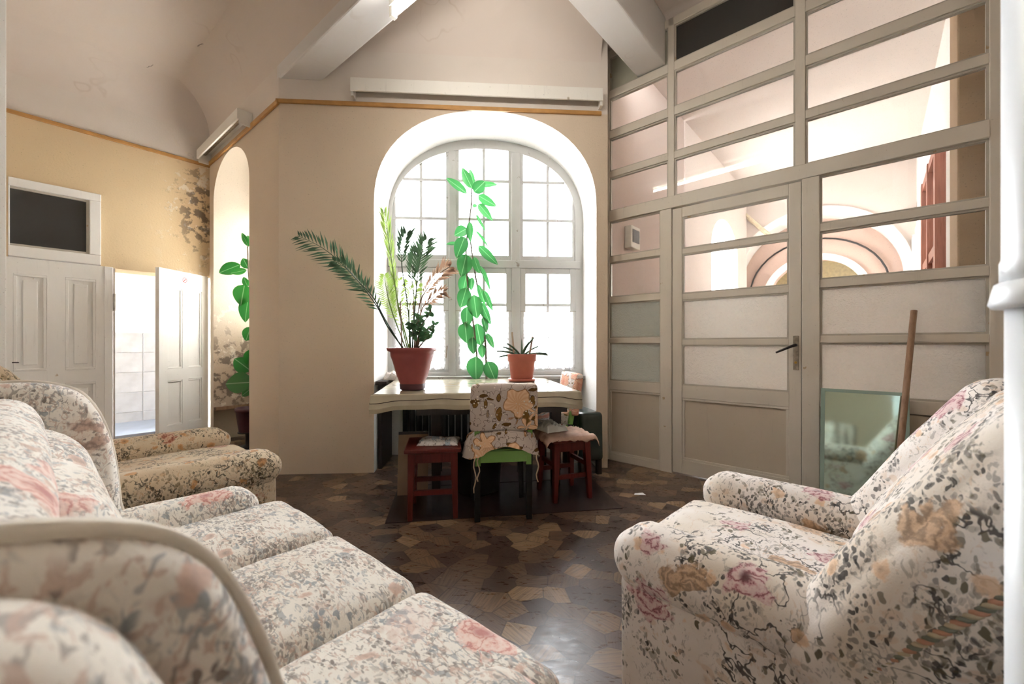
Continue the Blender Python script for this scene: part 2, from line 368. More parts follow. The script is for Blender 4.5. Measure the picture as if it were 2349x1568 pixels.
_t = NT('greenish_mirror'); MT['mirror'] = _t.pbr(lin(196, 220, 208), .06, None, .5, Metallic=1.0)
_t = NT('mirror_glass_edge'); MT['mirror_edge'] = _t.pbr(lin(150, 172, 160), .15)

# ------------------------------------------------------------------ mesh builder
class MB:
    def __init__(s): s.v = []; s.f = []
    def add(s, vs, fs):
        o = len(s.v); s.v += [tuple(p) for p in vs]; s.f += [tuple(i + o for i in q) for q in fs]; return s
    def box(s, x0, x1, y0, y1, z0, z1):
        return s.add([(x0, y0, z0), (x1, y0, z0), (x1, y1, z0), (x0, y1, z0), (x0, y0, z1), (x1, y0, z1), (x1, y1, z1), (x0, y1, z1)],
                     [(0, 3, 2, 1), (4, 5, 6, 7), (0, 1, 5, 4), (1, 2, 6, 5), (2, 3, 7, 6), (3, 0, 4, 7)])
    def bar(s, a, b, w0, w1=None, d0=None, d1=None):
        """square bar from a to b with cross-section half widths"""
        w1 = w0 if w1 is None else w1; d0 = w0 if d0 is None else d0; d1 = w1 if d1 is None else d1
        a = Vector(a); b = Vector(b); ax = (b - a).normalized()
        ux = Vector((1, 0, 0)) if abs(ax.x) < .9 else Vector((0, 1, 0))
        uy = ax.cross(ux).normalized(); ux = uy.cross(ax).normalized()
        vs = [p + ux * (sx * ww) + uy * (sy * dd) for p, ww, dd in ((a, w0, d0), (b, w1, d1)) for sx, sy in ((-1, -1), (1, -1), (1, 1), (-1, 1))]
        return s.add(vs, [(0, 3, 2, 1), (4, 5, 6, 7), (0, 1, 5, 4), (1, 2, 6, 5), (2, 3, 7, 6), (3, 0, 4, 7)])
    def prism(s, poly, y0, y1):
        """poly in x,z; extruded along y"""
        n = len(poly)
        vs = [(x, y0, z) for x, z in poly] + [(x, y1, z) for x, z in poly]
        fs = [tuple(range(n)), tuple(range(2 * n - 1, n - 1, -1))] + [(i, i + n, (i + 1) % n + n, (i + 1) % n) for i in range(n)]
        return s.add(vs, fs)
    def strip(s, A, B):
        n = len(A); return s.add(list(A) + list(B), [(i, i + 1, i + 1 + n, i + n) for i in range(n - 1)])
    def tube(s, pts, r, seg=8, caps=True):
        pts = [Vector(p) for p in pts]; n = len(pts)
        rs = r if isinstance(r, (list, tuple)) else [r] * n
        base = len(s.v); prev = None
        for i, p in enumerate(pts):
            d = (pts[min(i + 1, n - 1)] - pts[max(i - 1, 0)]).normalized()
            if prev is None:
                ref = Vector((0, 0, 1)) if abs(d.z) < .9 else Vector((1, 0, 0)); ux = d.cross(ref).normalized()
            else:
                ux = (prev - d * prev.dot(d)).normalized()
            prev = ux; uy = d.cross(ux)
            for k in range(seg):
                a = 2 * PI * k / seg; s.v.append(tuple(p + (ux * math.cos(a) + uy * math.sin(a)) * rs[i]))
        for i in range(n - 1):
            for k in range(seg):
                a = base + i * seg + k; b = base + i * seg + (k + 1) % seg
                s.f.append((a, b, b + seg, a + seg))
        if caps:
            s.f.append(tuple(base + k for k in range(seg))[::-1]); s.f.append(tuple(base + (n - 1) * seg + k for k in range(seg)))
        return s
    def lathe(s, prof, seg=24, squ=0.0):
        """prof: list of (r,z); squ: blend towards a rounded square outline"""
        base = len(s.v); n = len(prof)
        for r, z in prof:
            for k in range(seg):
                a = 2 * PI * k / seg; c, d = math.cos(a), math.sin(a)
                m = (abs(c) ** 5 + abs(d) ** 5) ** (-1 / 5.0); q = 1 + squ * (m - 1)
                s.v.append((r * c * q, r * d * q, z))
        for i in range(n - 1):
            for k in range(seg):
                a = base + i * seg + k; b = base + i * seg + (k + 1) % seg
                s.f.append((a, b, b + seg, a + seg))
        s.f.append(tuple(base + k for k in range(seg))[::-1]); s.f.append(tuple(base + (n - 1) * seg + k for k in range(seg)))
        return s
    def mesh(s, name, smooth=False):
        me = bpy.data.meshes.new(name); me.from_pydata(s.v, [], s.f); me.validate(); me.update()
        bm = bmesh.new(); bm.from_mesh(me); bmesh.ops.recalc_face_normals(bm, faces=bm.faces[:]); bm.to_mesh(me); bm.free()
        if smooth:
            for p in me.polygons: p.use_smooth = True
        return me
    def build(s, name, mat, parent=None, smooth=False, bevel=0.0, me=None):
        me = me or s.mesh(name, smooth)
        o = bpy.data.objects.new(name, me); COL.objects.link(o)
        if mat is not None and not me.materials: me.materials.append(MT[mat] if isinstance(mat, str) else mat)
        if parent is not None: o.parent = parent
        if bevel:
            b = o.modifiers.new('bevel', 'BEVEL'); b.width = bevel; b.segments = 2; b.limit_method = 'ANGLE'
        return o

def softmesh(hx, hy, hz, r, n=12, bulge=(0, 0, 0), wob=.004, seed=0, fn=None):
    """rounded upholstered box centred at origin"""
    bm = bmesh.new(); bmesh.ops.create_cube(bm, size=2.0)
    bmesh.ops.subdivide_edges(bm, edges=bm.edges[:], cuts=n, use_grid_fill=True)
    r = min(r, hx, hy, hz); hh = Vector((hx, hy, hz))
    for v in bm.verts:
        c = Vector([math.copysign(abs(a) ** .8, a) for a in v.co])
        p = Vector((c.x * hx, c.y * hy, c.z * hz))
        q = Vector([max(-(hh[i] - r), min(hh[i] - r, p[i])) for i in range(3)])
        d = p - q
        if d.length > 1e-9: p = q + d.normalized() * r
        bx = (1 - c.y ** 2) * (1 - c.z ** 2); by = (1 - c.x ** 2) * (1 - c.z ** 2); bz = (1 - c.x ** 2) * (1 - c.y ** 2)
        p.x += bulge[0] * bx * c.x; p.y += bulge[1] * by * c.y; p.z += bulge[2] * bz * c.z
        if wob: p += noise.noise_vector(p * 9 + Vector((seed * 3.3, seed, 0))) * wob
        if fn: p = Vector(fn(p))
        v.co = p
    return bm
def soft(name, mat, parent, c, h, r, n=12, bulge=(0, 0, 0), rot=(0, 0, 0), wob=.004, seed=0, fn=None):
    bm = softmesh(*h, r, n, bulge, wob, seed, fn)
    from mathutils import Euler
    M = Matrix.Translation(c) @ Euler(rot).to_matrix().to_4x4(); bm.transform(M)
    me = bpy.data.meshes.new(name); bm.to_mesh(me); bm.free()
    for p in me.polygons: p.use_smooth = True
    me.materials.append(MT[mat])
    o = bpy.data.objects.new(name, me); COL.objects.link(o); o.parent = parent
    return o
def pad(name, mat, parent, prof, x0, x1, r, steps=6, wob=.003):
    """pillow with a given outline (y,z) between x0 and x1, edges rounded by r"""
    cy = sum(p[0] for p in prof) / len(prof); cz = sum(p[1] for p in prof) / len(prof)
    rad = sum(math.hypot(p[0] - cy, p[1] - cz) for p in prof) / len(prof)
    rings = []
    for k in range(steps + 1):
        a = PI / 2 * k / steps; rings.append((x0 + r * (1 - math.sin(a)), 1 - r / rad * (1 - math.cos(a)) if False else 1 - r / rad * (1 - math.sin(PI / 2 - a) * 0 - math.cos(PI / 2 - a))))
    left = [(x0 + r * (1 - math.cos(PI / 2 * k / steps)), 1 - (r / rad) * (1 - math.sin(PI / 2 * k / steps))) for k in range(steps + 1)]
    right = [(x1 - (a - x0), s_) for a, s_ in reversed(left)]
    rings = left + right
    m = MB(); n = len(prof)
    for x, s_ in rings:
        for (y, z) in prof:
            p = Vector((x, cy + (y - cy) * s_, cz + (z - cz) * s_)); p += noise.noise_vector(p * 10) * wob
            m.v.append(tuple(p))
    for i in range(len(rings) - 1):
        for k in range(n):
            a = i * n + k; b = i * n + (k + 1) % n; m.f.append((a, b, b + n, a + n))
    for i in (0, len(rings) - 1):
        c = len(m.v); m.v.append((rings[i][0], cy, cz)); m.f += [(i * n + k, i * n + (k + 1) % n, c) for k in range(n)]
    return m.build(name, mat, parent, True)
def catmull(pts, n=6, closed=False):
    P = [Vector(p) for p in pts]; out = []; N = len(P)
    for i in range(N if closed else N - 1):
        g = lambda k: P[k % N] if closed else P[max(0, min(N - 1, k))]
        p0, p1, p2, p3 = g(i - 1), g(i), g(i + 1), g(i + 2)
        for j in range(n):
            t = j / n
            out.append(.5 * ((2 * p1) + (p2 - p0) * t + (2 * p0 - 5 * p1 + 4 * p2 - p3) * t * t + (3 * p1 - p0 - 3 * p2 + p3) * t ** 3))
    if not closed: out.append(P[-1])
    return out

def empty(name, loc=(0, 0, 0), rz=0.0):
    o = bpy.data.objects.new(name, None); COL.objects.link(o); o.location = loc; o.rotation_euler = (0, 0, rz); o.empty_display_size = .1
    return o
def tag(o, label, cat, group=None):
    o['label'] = label; o['category'] = cat
    if group: o['group'] = group
    return o
def struct(o, label=None):
    o['kind'] = 'structure'
    if label: o['label'] = label
    return o
def link(me, name, parent, loc=(0, 0, 0), rot=None, scale=None, matrix=None):
    o = bpy.data.objects.new(name, me); COL.objects.link(o)
    if parent: o.parent = parent
    if matrix is not None: o.matrix_local = matrix
    else:
        o.location = loc
        if rot: o.rotation_euler = rot
        if scale: o.scale = scale
    return o

# ------------------------------------------------------------------ room frames
C0 = Vector((-3.491, 4.681, 0)); C1 = Vector((-1.997, 3.472, 0)); C2 = Vector((.805, 3.662, 0)); P0 = Vector((.8895, 4.006, 0))
A_DOOR = math.atan2(.768, .6405); A_NICHE = math.atan2(-.629, .777); A_WIN = math.atan2(.19, 2.802); A_PART = math.atan2(-.6687, .7436)
L_N = (C1 - C0).length; L_W = (C2 - C1).length
CEIL = 4.0

# floor and ceiling
fl = MB().add([(-6, -2.6, 0), (7.5, -2.6, 0), (7.5, 9, 0), (-6, 9, 0), (-6, -2.6, -.1), (7.5, -2.6, -.1), (7.5, 9, -.1), (-6, 9, -.1)],
              [(0, 1, 2, 3), (7, 6, 5, 4), (0, 4, 5, 1), (1, 5, 6, 2), (2, 6, 7, 3), (3, 7, 4, 0)]).build('floor', 'lino')
struct(fl, 'printed wood-pattern linoleum floor')
# ceiling slab over the whole room (to the partition and walls)
def xy(o, a, x, y): return (o.x + math.cos(a) * x - math.sin(a) * y, o.y + math.sin(a) * x + math.cos(a) * y)
ce_poly = [xy(C0, A_DOOR, .3, .3), xy(C1, A_WIN, 0, .6), xy(P0, A_PART, 0, .25), xy(P0, A_PART, 2.9, .25), (3.3, 1.9), (3.3, -2.6), (-4.7, -2.6), (-4.7, 1.7), (-5.9, 1.7), xy(C0, A_DOOR, -2.6, .3)]
m = MB(); n = len(ce_poly)
m.add([(x, y, CEIL) for x, y in ce_poly] + [(x, y, CEIL + .15) for x, y in ce_poly],
      [tuple(range(n)), tuple(range(2 * n - 1, n - 1, -1))] + [(i, (i + 1) % n, (i + 1) % n + n, i + n) for i in range(n)])
ceil = struct(m.build('ceiling', 'ceil'))

def arch_top(x0, x1, zs, zt, e=2.2, n=32):
    """points of an arch from (x0,zs) over (mid,zt) to (x1,zs)"""
    c = (x0 + x1) / 2; a = (x1 - x0) / 2; out = []
    for k in range(n + 1):
        th = PI - PI * k / n; cs, sn = math.cos(th), math.sin(th)
        out.append((c + a * math.copysign(abs(cs) ** (2 / e), cs), zs + (zt - zs) * abs(sn) ** (2 / e)))
    return out
def arch_wall(x0, x1, z1, ox0, ox1, zs, zt, y0, y1, e=2.2, z0=0.0, sides=True):
    """wall slab with an arched opening down to the floor; returns wall MB and reveal MB"""
    top = arch_top(ox0, ox1, zs, zt, e)
    m = MB()
    for y in (y0, y1):
        m.add([(x0, y, z0), (ox0, y, z0), (ox0, y, zs), (ox0, y, z1), (x0, y, z1), (x0, y, zs)], [(0, 1, 2, 5), (5, 2, 3, 4)])
        m.add([(ox1, y, z0), (x1, y, z0), (x1, y, zs), (x1, y, z1), (ox1, y, z1), (ox1, y, zs)], [(0, 1, 2, 5), (5, 2, 3, 4)])
        m.strip([(x, y, z) for x, z in top], [(x, y, z1) for x, z in top])
    m.add([(x0, y0, z0), (x0, y1, z0), (x0, y1, z1), (x0, y0, z1)], [(0, 1, 2, 3)])
    m.add([(x1, y0, z0), (x1, y1, z0), (x1, y1, z1), (x1, y0, z1)], [(0, 1, 2, 3)])
    r = MB(); loop = [(ox0, z0)] + top + [(ox1, z0)]
    r.strip([(x, y0, z) for x, z in loop], [(x, y1, z) for x, z in loop])
    return m, r

# ------------------------------------------------------------------ window wall (wall_back)
wb = struct(empty('wall_back', C1, A_WIN), 'beige plastered wall around the big arched window')
OX0, OX1 = .799, 2.765
m, r = arch_wall(0, L_W, CEIL, OX0, OX1, 2.35, 3.18, 0, .56, 2.25)
m.build('plaster', 'wall', wb); r.build('reveal', 'reveal', wb, True)
MB().box(OX0 - .15, OX1 + .1, .56, .66, 0, .78).build('apron_wall', 'reveal', wb)
MB().box(OX0 - .1, OX1 + .1, .40, .60, .765, .80).build('window_sill', 'winpaint', wb, bevel=.006)
MB().box(L_W - .001, L_W + .06, 0, .5, 0, CEIL).build('pier', 'wall', wb)
# coved junction with the ceiling
def cove(name, parent, x0, x1, rad, z1, mat='ceil', y=0.0, seg=10):
    m = MB(); A = []; B = []
    for k in range(seg + 1):
        a = PI / 2 * k / seg
        p = (y - rad + rad * math.cos(a), z1 - rad + rad * math.sin(a)); A.append((x0, p[0], p[1])); B.append((x1, p[0], p[1]))
    m.strip(A, B); return m.build(name, mat, parent, True)
cove('cove', wb, .2, L_W, .34, CEIL - .002)
tr = struct(empty('trim_1', C1, A_WIN), 'ochre picture rail above the arched window')
MB().box(-.02, L_W, -.022, 0, 3.175, 3.21).build('rail', 'ochre', tr, bevel=.006)

# arched window
wn = struct(empty('window_1', C1, A_WIN), 'tall arched window with white mullions and small panes')
WY = .5
fo = arch_top(.76, OX1 - .002, 2.40, 3.175, 2.25); fi = arch_top(.845, 2.685, 2.40, 3.085, 2.25)
m = MB()
lo = [(.76, .80)] + fo + [(OX1 - .002, .80)]; li = [(.845, .80)] + fi + [(2.685, .80)]
for y in (WY, WY + .07): m.strip([(x, y, z) for x, z in lo], [(x, y, z) for x, z in li])
m.strip([(x, WY, z) for x, z in li], [(x, WY + .07, z) for x, z in li])
m.strip([(x, WY, z) for x, z in lo], [(x, WY + .07, z) for x, z in lo])
m.build('outer_frame', 'winpaint', wn)
def ztop(x):
    c, a = (.845 + 2.685) / 2, (2.685 - .845) / 2; u_ = min(1, abs((x - c) / a))
    return 2.40 + .685 * (1 - u_ ** 2.25) ** (1 / 2.25)
def clip_rect(x0, x1, z0, z1, n=10):
    """rectangle cut by the arch"""
    xs = [x0 + (x1 - x0) * k / n for k in range(n + 1)]
    top = [(x, min(z1, ztop(x))) for x in xs]
    if max(z for _, z in top) <= z0 + .005: return None
    return [(x0, z0), (x1, z0)] + [(x, max(z, z0 + .002)) for x, z in reversed(top)]
for x0, x1 in ((1.40, 1.47), (2.03, 2.12)):
    MB().box(x0, x1, WY - .01, WY + .07, .80, ztop((x0 + x1) / 2)).build('mullion', 'winpaint', wn, bevel=.006)
MB().box(.80, 2.74, WY - .015, WY + .075, 1.885, 1.965).build('transom', 'winpaint', wn, bevel=.008)
MB().box(.80, 2.74, WY - .005, WY + .07, .80, .845).build('bottom_rail', 'winpaint', wn, bevel=.006)
lights = [(.845, 1.40), (1.47, 2.03), (2.12, 2.685)]
for (x0, x1) in lights:
    xm = (x0 + x1) / 2
    # upper sash: three rows
    rows = [1.965, 2.013, 2.375, 2.76, 3.09]
    MB().box(x0 + .001, x1 - .001, WY + .01, WY + .05, 1.966, 2.013).build('sash_rail', 'winpaint', wn)
    for sx in (x0, x1 - .03):
        p = clip_rect(sx, sx + .03, 2.013, 3.09, 4)
        if p: MB().prism(p, WY + .012, WY + .05).build('sash_stile', 'winpaint', wn)
    p = clip_rect(xm - .014, xm + .014, 2.013, 3.09, 3); MB().prism(p, WY + .015, WY + .045).build('glazing_bar', 'winpaint', wn)
    for zb in (2.375, 2.762):
        lo_x = [x0 + (x1 - x0) * k / 40 for k in range(41) if ztop(x0 + (x1 - x0) * k / 40) > zb]
        if lo_x: MB().box(lo_x[0], lo_x[-1], WY + .006, WY + .046, zb - .014, zb + .014).build('glazing_bar', 'winpaint', wn)
    for i in range(3):
        for a, b in ((x0 + .03, xm - .011), (xm + .011, x1 - .03)):
            p = clip_rect(a, b, rows[i + 1] - .0 + (.011 if i else 0), (rows[i + 2] - .011 if i < 2 else 3.09))
            if p: MB().prism(p, WY + .027, WY + .031).build('pane', 'glass', wn)
    # lower casement: thicker sash, three rows
    MB().box(x0 + .001, x0 + .055, WY - .004, WY + .05, .845, 1.885).build('sash_stile', 'winpaint', wn, bevel=.004)
    MB().box(x1 - .055, x1 - .001, WY - .004, WY + .05, .845, 1.885).build('sash_stile', 'winpaint', wn, bevel=.004)
    MB().box(x0 + .055, x1 - .055, WY - .002, WY + .05, 1.83, 1.884).build('sash_rail', 'winpaint', wn, bevel=.004)
    MB().box(x0 + .055, x1 - .055, WY - .002, WY + .05, .846, .90).build('sash_rail', 'winpaint', wn, bevel=.004)
    MB().box(xm - .014, xm + .014, WY + .004, WY + .042, .90, 1.83).build('glazing_bar', 'winpaint', wn)
    for zb in (1.18, 1.515):
        for a, b in ((x0 + .055, xm - .011), (xm + .011, x1 - .055)):
            MB().box(a, b, WY + .005, WY + .041, zb - .014, zb + .014).build('glazing_bar', 'winpaint', wn)
    zz = [.90, 1.169, 1.191, 1.504, 1.526, 1.83]
    for i in range(3):
        for a, b in ((x0 + .055, xm - .011), (xm + .011, x1 - .055)):
            MB().box(a, b, WY + .025, WY + .029, zz[2 * i], zz[2 * i + 1]).build('pane', 'glass', wn)
for i, (x0, x1) in enumerate(((1.375, 0), (2.005, 0))):
    o = MB().bar((x0, WY - .02, .98), (x0 + .012, WY - .035, 1.10), .006).build('window_catch', 'steel', wn)
# lace half curtains
for k, (x0, x1) in enumerate(lights):
    t = empty('lace_curtain', (*xy(C1, A_WIN, (x0 + x1) / 2, WY - .03), .86), A_WIN)
    hw = (x1 - x0) / 2 - .03; nx = 40; m = MB(); top = []; bot = []
    for i in range(nx + 1):
        x = -hw + 2 * hw * i / nx; yy = .008 * math.sin(i * .9 + k) + .004 * math.sin(i * 2.3)
        top.append((x, yy, .585 - .012 * abs(math.sin(i * PI / nx)) ** .5)); bot.append((x, yy * 1.6, .005 + .006 * math.sin(i * 1.1)))
    mid = [tuple((a + b) / 2 for a, b in zip(p, q)) for p, q in zip(top, bot)]
    m.strip(top, mid); m.strip(mid, bot); m.build('net', 'lace', t, True)
    MB().tube([(-hw - .03, 0, .588), (hw + .03, 0, .588)], .003, 6).build('curtain_wire', 'steel', t)
    tag(t, ['white lace half-curtain behind the tall palm pot', 'white lace half-curtain behind the leggy rubber plant', 'white lace half-curtain behind the small aloe pot'][k], 'curtain', 'lace half-curtains on the arched window')

# ------------------------------------------------------------------ niche wall (wall_back_left)
wnn = struct(empty('wall_back_left', C0, A_NICHE), 'beige plastered wall with a tall arched recess')
NX0, NX1, ND = .145, 1.237, .56
m, r = arch_wall(0, L_N, CEIL, NX0, NX1, 2.72, 3.15, 0, ND, 2.0)
m.build('plaster', 'wall_niche', wnn)
lp = [(NX0, .40)] + arch_top(NX0, NX1, 2.72, 3.15, 2.0) + [(NX1, 0)]
MB().strip([(x, 0, z) for x, z in lp], [(x, ND, z) for x, z in lp]).build('reveal', 'reveal_old', wnn, True)
MB().box(NX0 - .10, NX0 + .001, .02, ND, .36, .40).build('ledge', 'stick', wnn)
cove('cove', wnn, -.05, 4.6, .34, CEIL - .151)
tr = struct(empty('trim_2', C0, A_NICHE), 'ochre picture rail above the tall recess')
MB().box(0, L_N + .02, -.022, 0, 3.16, 3.205).build('rail', 'ochre', tr, bevel=.006)
# recess window, seen only from the side
w2 = struct(empty('window_2', C0, A_NICHE), 'narrow recess window')
for x in (NX0, (NX0 + NX1) / 2 - .025, NX1 - .05): MB().box(x, x + .05, ND - .06, ND, 1.3, 2.72).build('sash_stile', 'winpaint', w2)
for z in (1.3, 2.0, 2.67): MB().box(NX0, NX1, ND - .055, ND - .005, z, z + .05).build('sash_rail', 'winpaint', w2)
for a, b in ((NX0 + .05, (NX0 + NX1) / 2 - .025), ((NX0 + NX1) / 2 + .025, NX1 - .05)):
    for z0, z1 in ((1.35, 2.0), (2.05, 2.67)): MB().box(a, b, ND - .032, ND - .028, z0, z1).build('pane', 'frost', w2)
MB().box(NX0, NX1, ND - .1, ND, 0, 1.3).build('apron_wall', 'reveal', w2)
MB().box(NX0, NX1, ND - .1, ND + .02, 2.72, 3.2).build('arch_infill', 'reveal', w2)

# ------------------------------------------------------------------ door wall (wall_left)
wl = struct(empty('wall_left', C0, A_DOOR), 'beige plastered wall with mould and flaking by the corner')
DT = .30                                          # wall thickness
m = MB()
m.box(-2.9, -1.46, 0, DT, 0, CEIL); m.box(-1.46, -.886, 0, DT, 2.585, CEIL); m.box(-.886, 0, 0, DT, 1.875, CEIL)
m.build('plaster', 'wall_door', wl)
cove('cove', wl, -2.6, .02, .34, CEIL - .151)
tr = struct(empty('trim_3', C0, A_DOOR), 'ochre picture rail above the white doors')
MB().box(-2.6, 0, -.022, 0, 3.145, 3.18).build('rail', 'ochre', tr, bevel=.006)
# lower ceiling of the left bay
lb = [xy(C0, A_NICHE, 0, 0), xy(C0, A_NICHE, 4.6, 0), (-3.0, -.5), xy(C0, A_DOOR, -2.6, 0)]
struct(MB().add([(x, y, CEIL - .15) for x, y in lb] + [(x, y, CEIL - .02) for x, y in lb], [(0, 1, 2, 3), (7, 6, 5, 4), (0, 4, 5, 1), (1, 5, 6, 2), (2, 6, 7, 3), (3, 7, 4, 0)]).build('ceiling_left_bay', 'ceil'), 'stained cream ceiling of the left bay')

def door_panels(parent, rects, y, depth=.012, mat='white'):
    for (x0, x1, z0, z1) in rects:
        mo = MB(); b = .022
        for q in ((x0, x1, z0, z0 + b), (x0, x1, z1 - b, z1), (x0, x0 + b, z0 + b, z1 - b), (x1 - b, x1, z0 + b, z1 - b)): mo.box(q[0], q[1], y - .004, y + .02, q[2], q[3])
        pn = mo.build('panel_moulding', mat, parent, bevel=.004)
        MB().box(x0 + b, x1 - b, y + depth, y + depth + .012, z0 + b, z1 - b).build('panel', mat, parent)
        MB().box(x0 + .055, x1 - .055, y + depth - .008, y + depth + .002, z0 + .055, z1 - .055).build('raised_field', mat, parent, bevel=.006)
# transom light
t = struct(empty('window_3', C0, A_DOOR), 'small dark transom window over the white door')
for q in ((-1.46, -.886, 2.51, 2.585), (-1.46, -.886, 1.89, 1.985), (-.965, -.886, 1.985, 2.51), (-1.46, -1.45, 1.985, 2.51)):
    MB().box(q[0], q[1], -.03, .05, q[2], q[3]).build('frame', 'white', t, bevel=.006)
MB().box(-1.45, -.965, .008, .014, 1.985, 2.51).build('pane', 'opaque_dark', t)
for q in ((-1.45, -.965, 1.985, 2.005), (-1.45, -.965, 2.49, 2.51), (-.985, -.965, 2.005, 2.49)):
    MB().box(q[0], q[1], -.012, .008, q[2], q[3]).build('putty_bead', 'bead', t)
# closed door
d1 = struct(empty('door_1', C0, A_DOOR), 'closed white four-panel door under the dark transom')
X0, X1 = -1.50, -.862
rects = [(-1.432, -1.235, .872, 1.745), (-1.122, -.92, .872, 1.745), (-1.432, -1.235, .12, .752), (-1.122, -.92, .12, .752)]
m = MB()
for q in ((X0, -1.432, .01, 1.885), (-.92, X1, .01, 1.885), (-1.235, -1.122, .01, 1.885), (-1.432, -1.235, 1.745, 1.885), (-1.122, -.92, 1.745, 1.885), (-1.432, -1.235, .752, .872), (-1.122, -.92, .752, .872), (-1.432, -1.235, .01, .12), (-1.122, -.92, .01, .12)):
    m.box(q[0], q[1], -.012, .03, q[2], q[3])
m.build('leaf_frame', 'white', d1)
door_panels(d1, rects, -.006)
MB().box(-.862, -.80, -.02, .08, 0, 1.885).build('door_post', 'white', d1, bevel=.004)
MB().box(-.80, -.786, -.014, DT, 0, 1.875).build('jamb', 'grey_edge', d1)
MB().tube([(-.792, -.026, 1.45), (-.792, -.026, 1.62)], .009, 8).build('hinge', 'steel', d1)
MB().bar((-1.435, -.03, .955), (-1.40, -.05, .955), .005).build('bolt', 'dark_metal', d1)
# open door leaf, hinged at the corner
LA = math.atan2(-.60, -.045)                       # direction from hinge to free edge
hp = xy(C0, A_DOOR, -.03, -.01)
d2 = struct(empty('door_2', (hp[0], hp[1], 0), LA), 'white four-panel door standing open beside the mouldy corner')
LW = .60
rc2 = [(.09, .265, .86, 1.70), (.335, .51, .86, 1.70), (.09, .265, .27, .74), (.335, .51, .27, .74)]
m = MB()
for q in ((0, .09, .15, 1.885), (.51, LW, .15, 1.885), (.265, .335, .15, 1.885), (.09, .265, 1.70, 1.885), (.335, .51, 1.70, 1.885), (.09, .265, .74, .86), (.335, .51, .74, .86), (.09, .265, .15, .27), (.335, .51, .15, .27)):
    m.box(q[0], q[1], -.02, .02, q[2], q[3])
m.build('leaf_frame', 'white', d2)
for (x0, x1, z0, z1) in rc2:
    MB().box(x0, x1, -.008, .006, z0, z1).build('panel', 'white', d2)
    mo = MB(); b = .018
    for q in ((x0, x1, z0, z0 + b), (x0, x1, z1 - b, z1), (x0, x0 + b, z0 + b, z1 - b), (x1 - b, x1, z0 + b, z1 - b)): mo.box(q[0], q[1], .006, .016, q[2], q[3])
    mo.build('panel_moulding', 'white', d2, bevel=.003)
stk = MB().lathe([(.032, 0), (.032, .002)], 20).build('sticker', 'sticker', d2)
stk.rotation_euler = (-PI / 2, 0, 0); stk.location = (.31, .0205, 1.80)
ring = []
m = MB()
for k in range(24):
    a = 2 * PI * k / 24; b = 2 * PI * (k + 1) / 24
    m.add([(.028 * math.cos(a), .028 * math.sin(a), .0025), (.028 * math.cos(b), .028 * math.sin(b), .0025), (.021 * math.cos(b), .021 * math.sin(b), .0025), (.021 * math.cos(a), .021 * math.sin(a), .0025)], [(0, 1, 2, 3)])
m.bar((-.016, -.016, .0027), (.016, .016, .0027), .003, None, .0004); m.box(-.014, .010, -.003, .003, .0022, .0028)
m.build('sticker_sign', 'sticker_red', stk)
# threshold and washroom beyond
st = struct(empty('door_step', C0, A_DOOR), 'black step below the open white door')
MB().box(-.786, 0, .0, .30, 0, .14).build('step', 'step_black', st)
wr = struct(empty('wall_washroom', C0, A_DOOR), 'white wall with marbled tiles beyond the open door')
MB().box(-1.9, .08, 1.30, 1.40, 0, 2.9).build('plaster', 'bath_white', wr)
MB().box(-1.9, .03, .30, 1.30, 0, .14).build('washroom_floor', 'bath_floor', wr)
MB().box(-1.9, .08, .30, 1.40, 2.8, 2.9).build('washroom_ceiling', 'bath_white', wr); MB().box(.03, .08, .30, 1.40, 0, 2.9).build('side_wall', 'bath_white', wr)
for q in ((.30, .55, 0, 2.9), (1.15, 1.40, 0, 2.9), (.55, 1.15, 0, 1.5), (.55, 1.15, 2.3, 2.9)): MB().box(-1.95, -1.9, q[0], q[1], q[2], q[3]).build('side_wall', 'bath_white', wr)
tw, th = .30, .25
tme = MB().box(.003, tw - .003, -.012, 0, .003, th - .003).mesh('tile'); tme.materials.append(MT['tile'])
MB().box(-1.3, .03, 1.290, 1.30, .14, 1.26).build('grout', 'tile_joint', wr)
for i in range(4):
    for j in range(5):
        if .14 + j * th + th <= 1.40: link(tme, 'tile', wr, (-1.3 + i * tw, 1.292, .01 + j * th if j else .01))

# ------------------------------------------------------------------ beams
b1 = struct(empty('ceiling_beam', C0, A_NICHE), 'white ceiling beam carrying the fluorescent lamp')
MB().box(L_N - .05, 5.2, 0, .25, 3.39, CEIL).build('beam', 'beam', b1, bevel=.012)
b2 = struct(empty('ceiling_beam', P0, A_PART), 'white ceiling beam running into the glazed partition')
MB().box(.371, .634, -2.3, -.0, 3.58, CEIL).build('beam', 'beam', b2, bevel=.012)

# ------------------------------------------------------------------ glazed partition (wall_right) and its door
wp = struct(empty('wall_right', P0, A_PART), 'putty-painted glazed timber partition')
def part(name, mat, x0, x1, z0, z1, y0=-.03, y1=.03, parent=None, bevel=.004):
    return MB().box(x0, x1, y0, y1, z0, z1).build(name, mat, parent or wp, bevel=bevel)
TOPZ = 3.95
part('stile', 'putty', 0, .095, 0, TOPZ); part('stile', 'putty', .595, .695, 0, 2.295, -.036, .036); part('stile', 'putty', .662, .715, 2.40, TOPZ)
part('stile', 'putty', 1.62, 1.722, 0, 2.295, -.036, .036); part('stile', 'putty', 1.58, 1.64, 2.40, TOPZ); part('stile', 'putty', 2.497, 2.62, 0, TOPZ)
part('transom', 'putty', .095, 2.497, 2.297, 2.398, -.04, .04)
part('top_rail', 'putty', .095, 2.497, 3.88, TOPZ)
cols_up = [(.095, .662), (.715, 1.58), (1.64, 2.497)]
zrails = [2.398, (2.722, 2.782), (3.098, 3.172), (3.484, 3.56), 3.88]
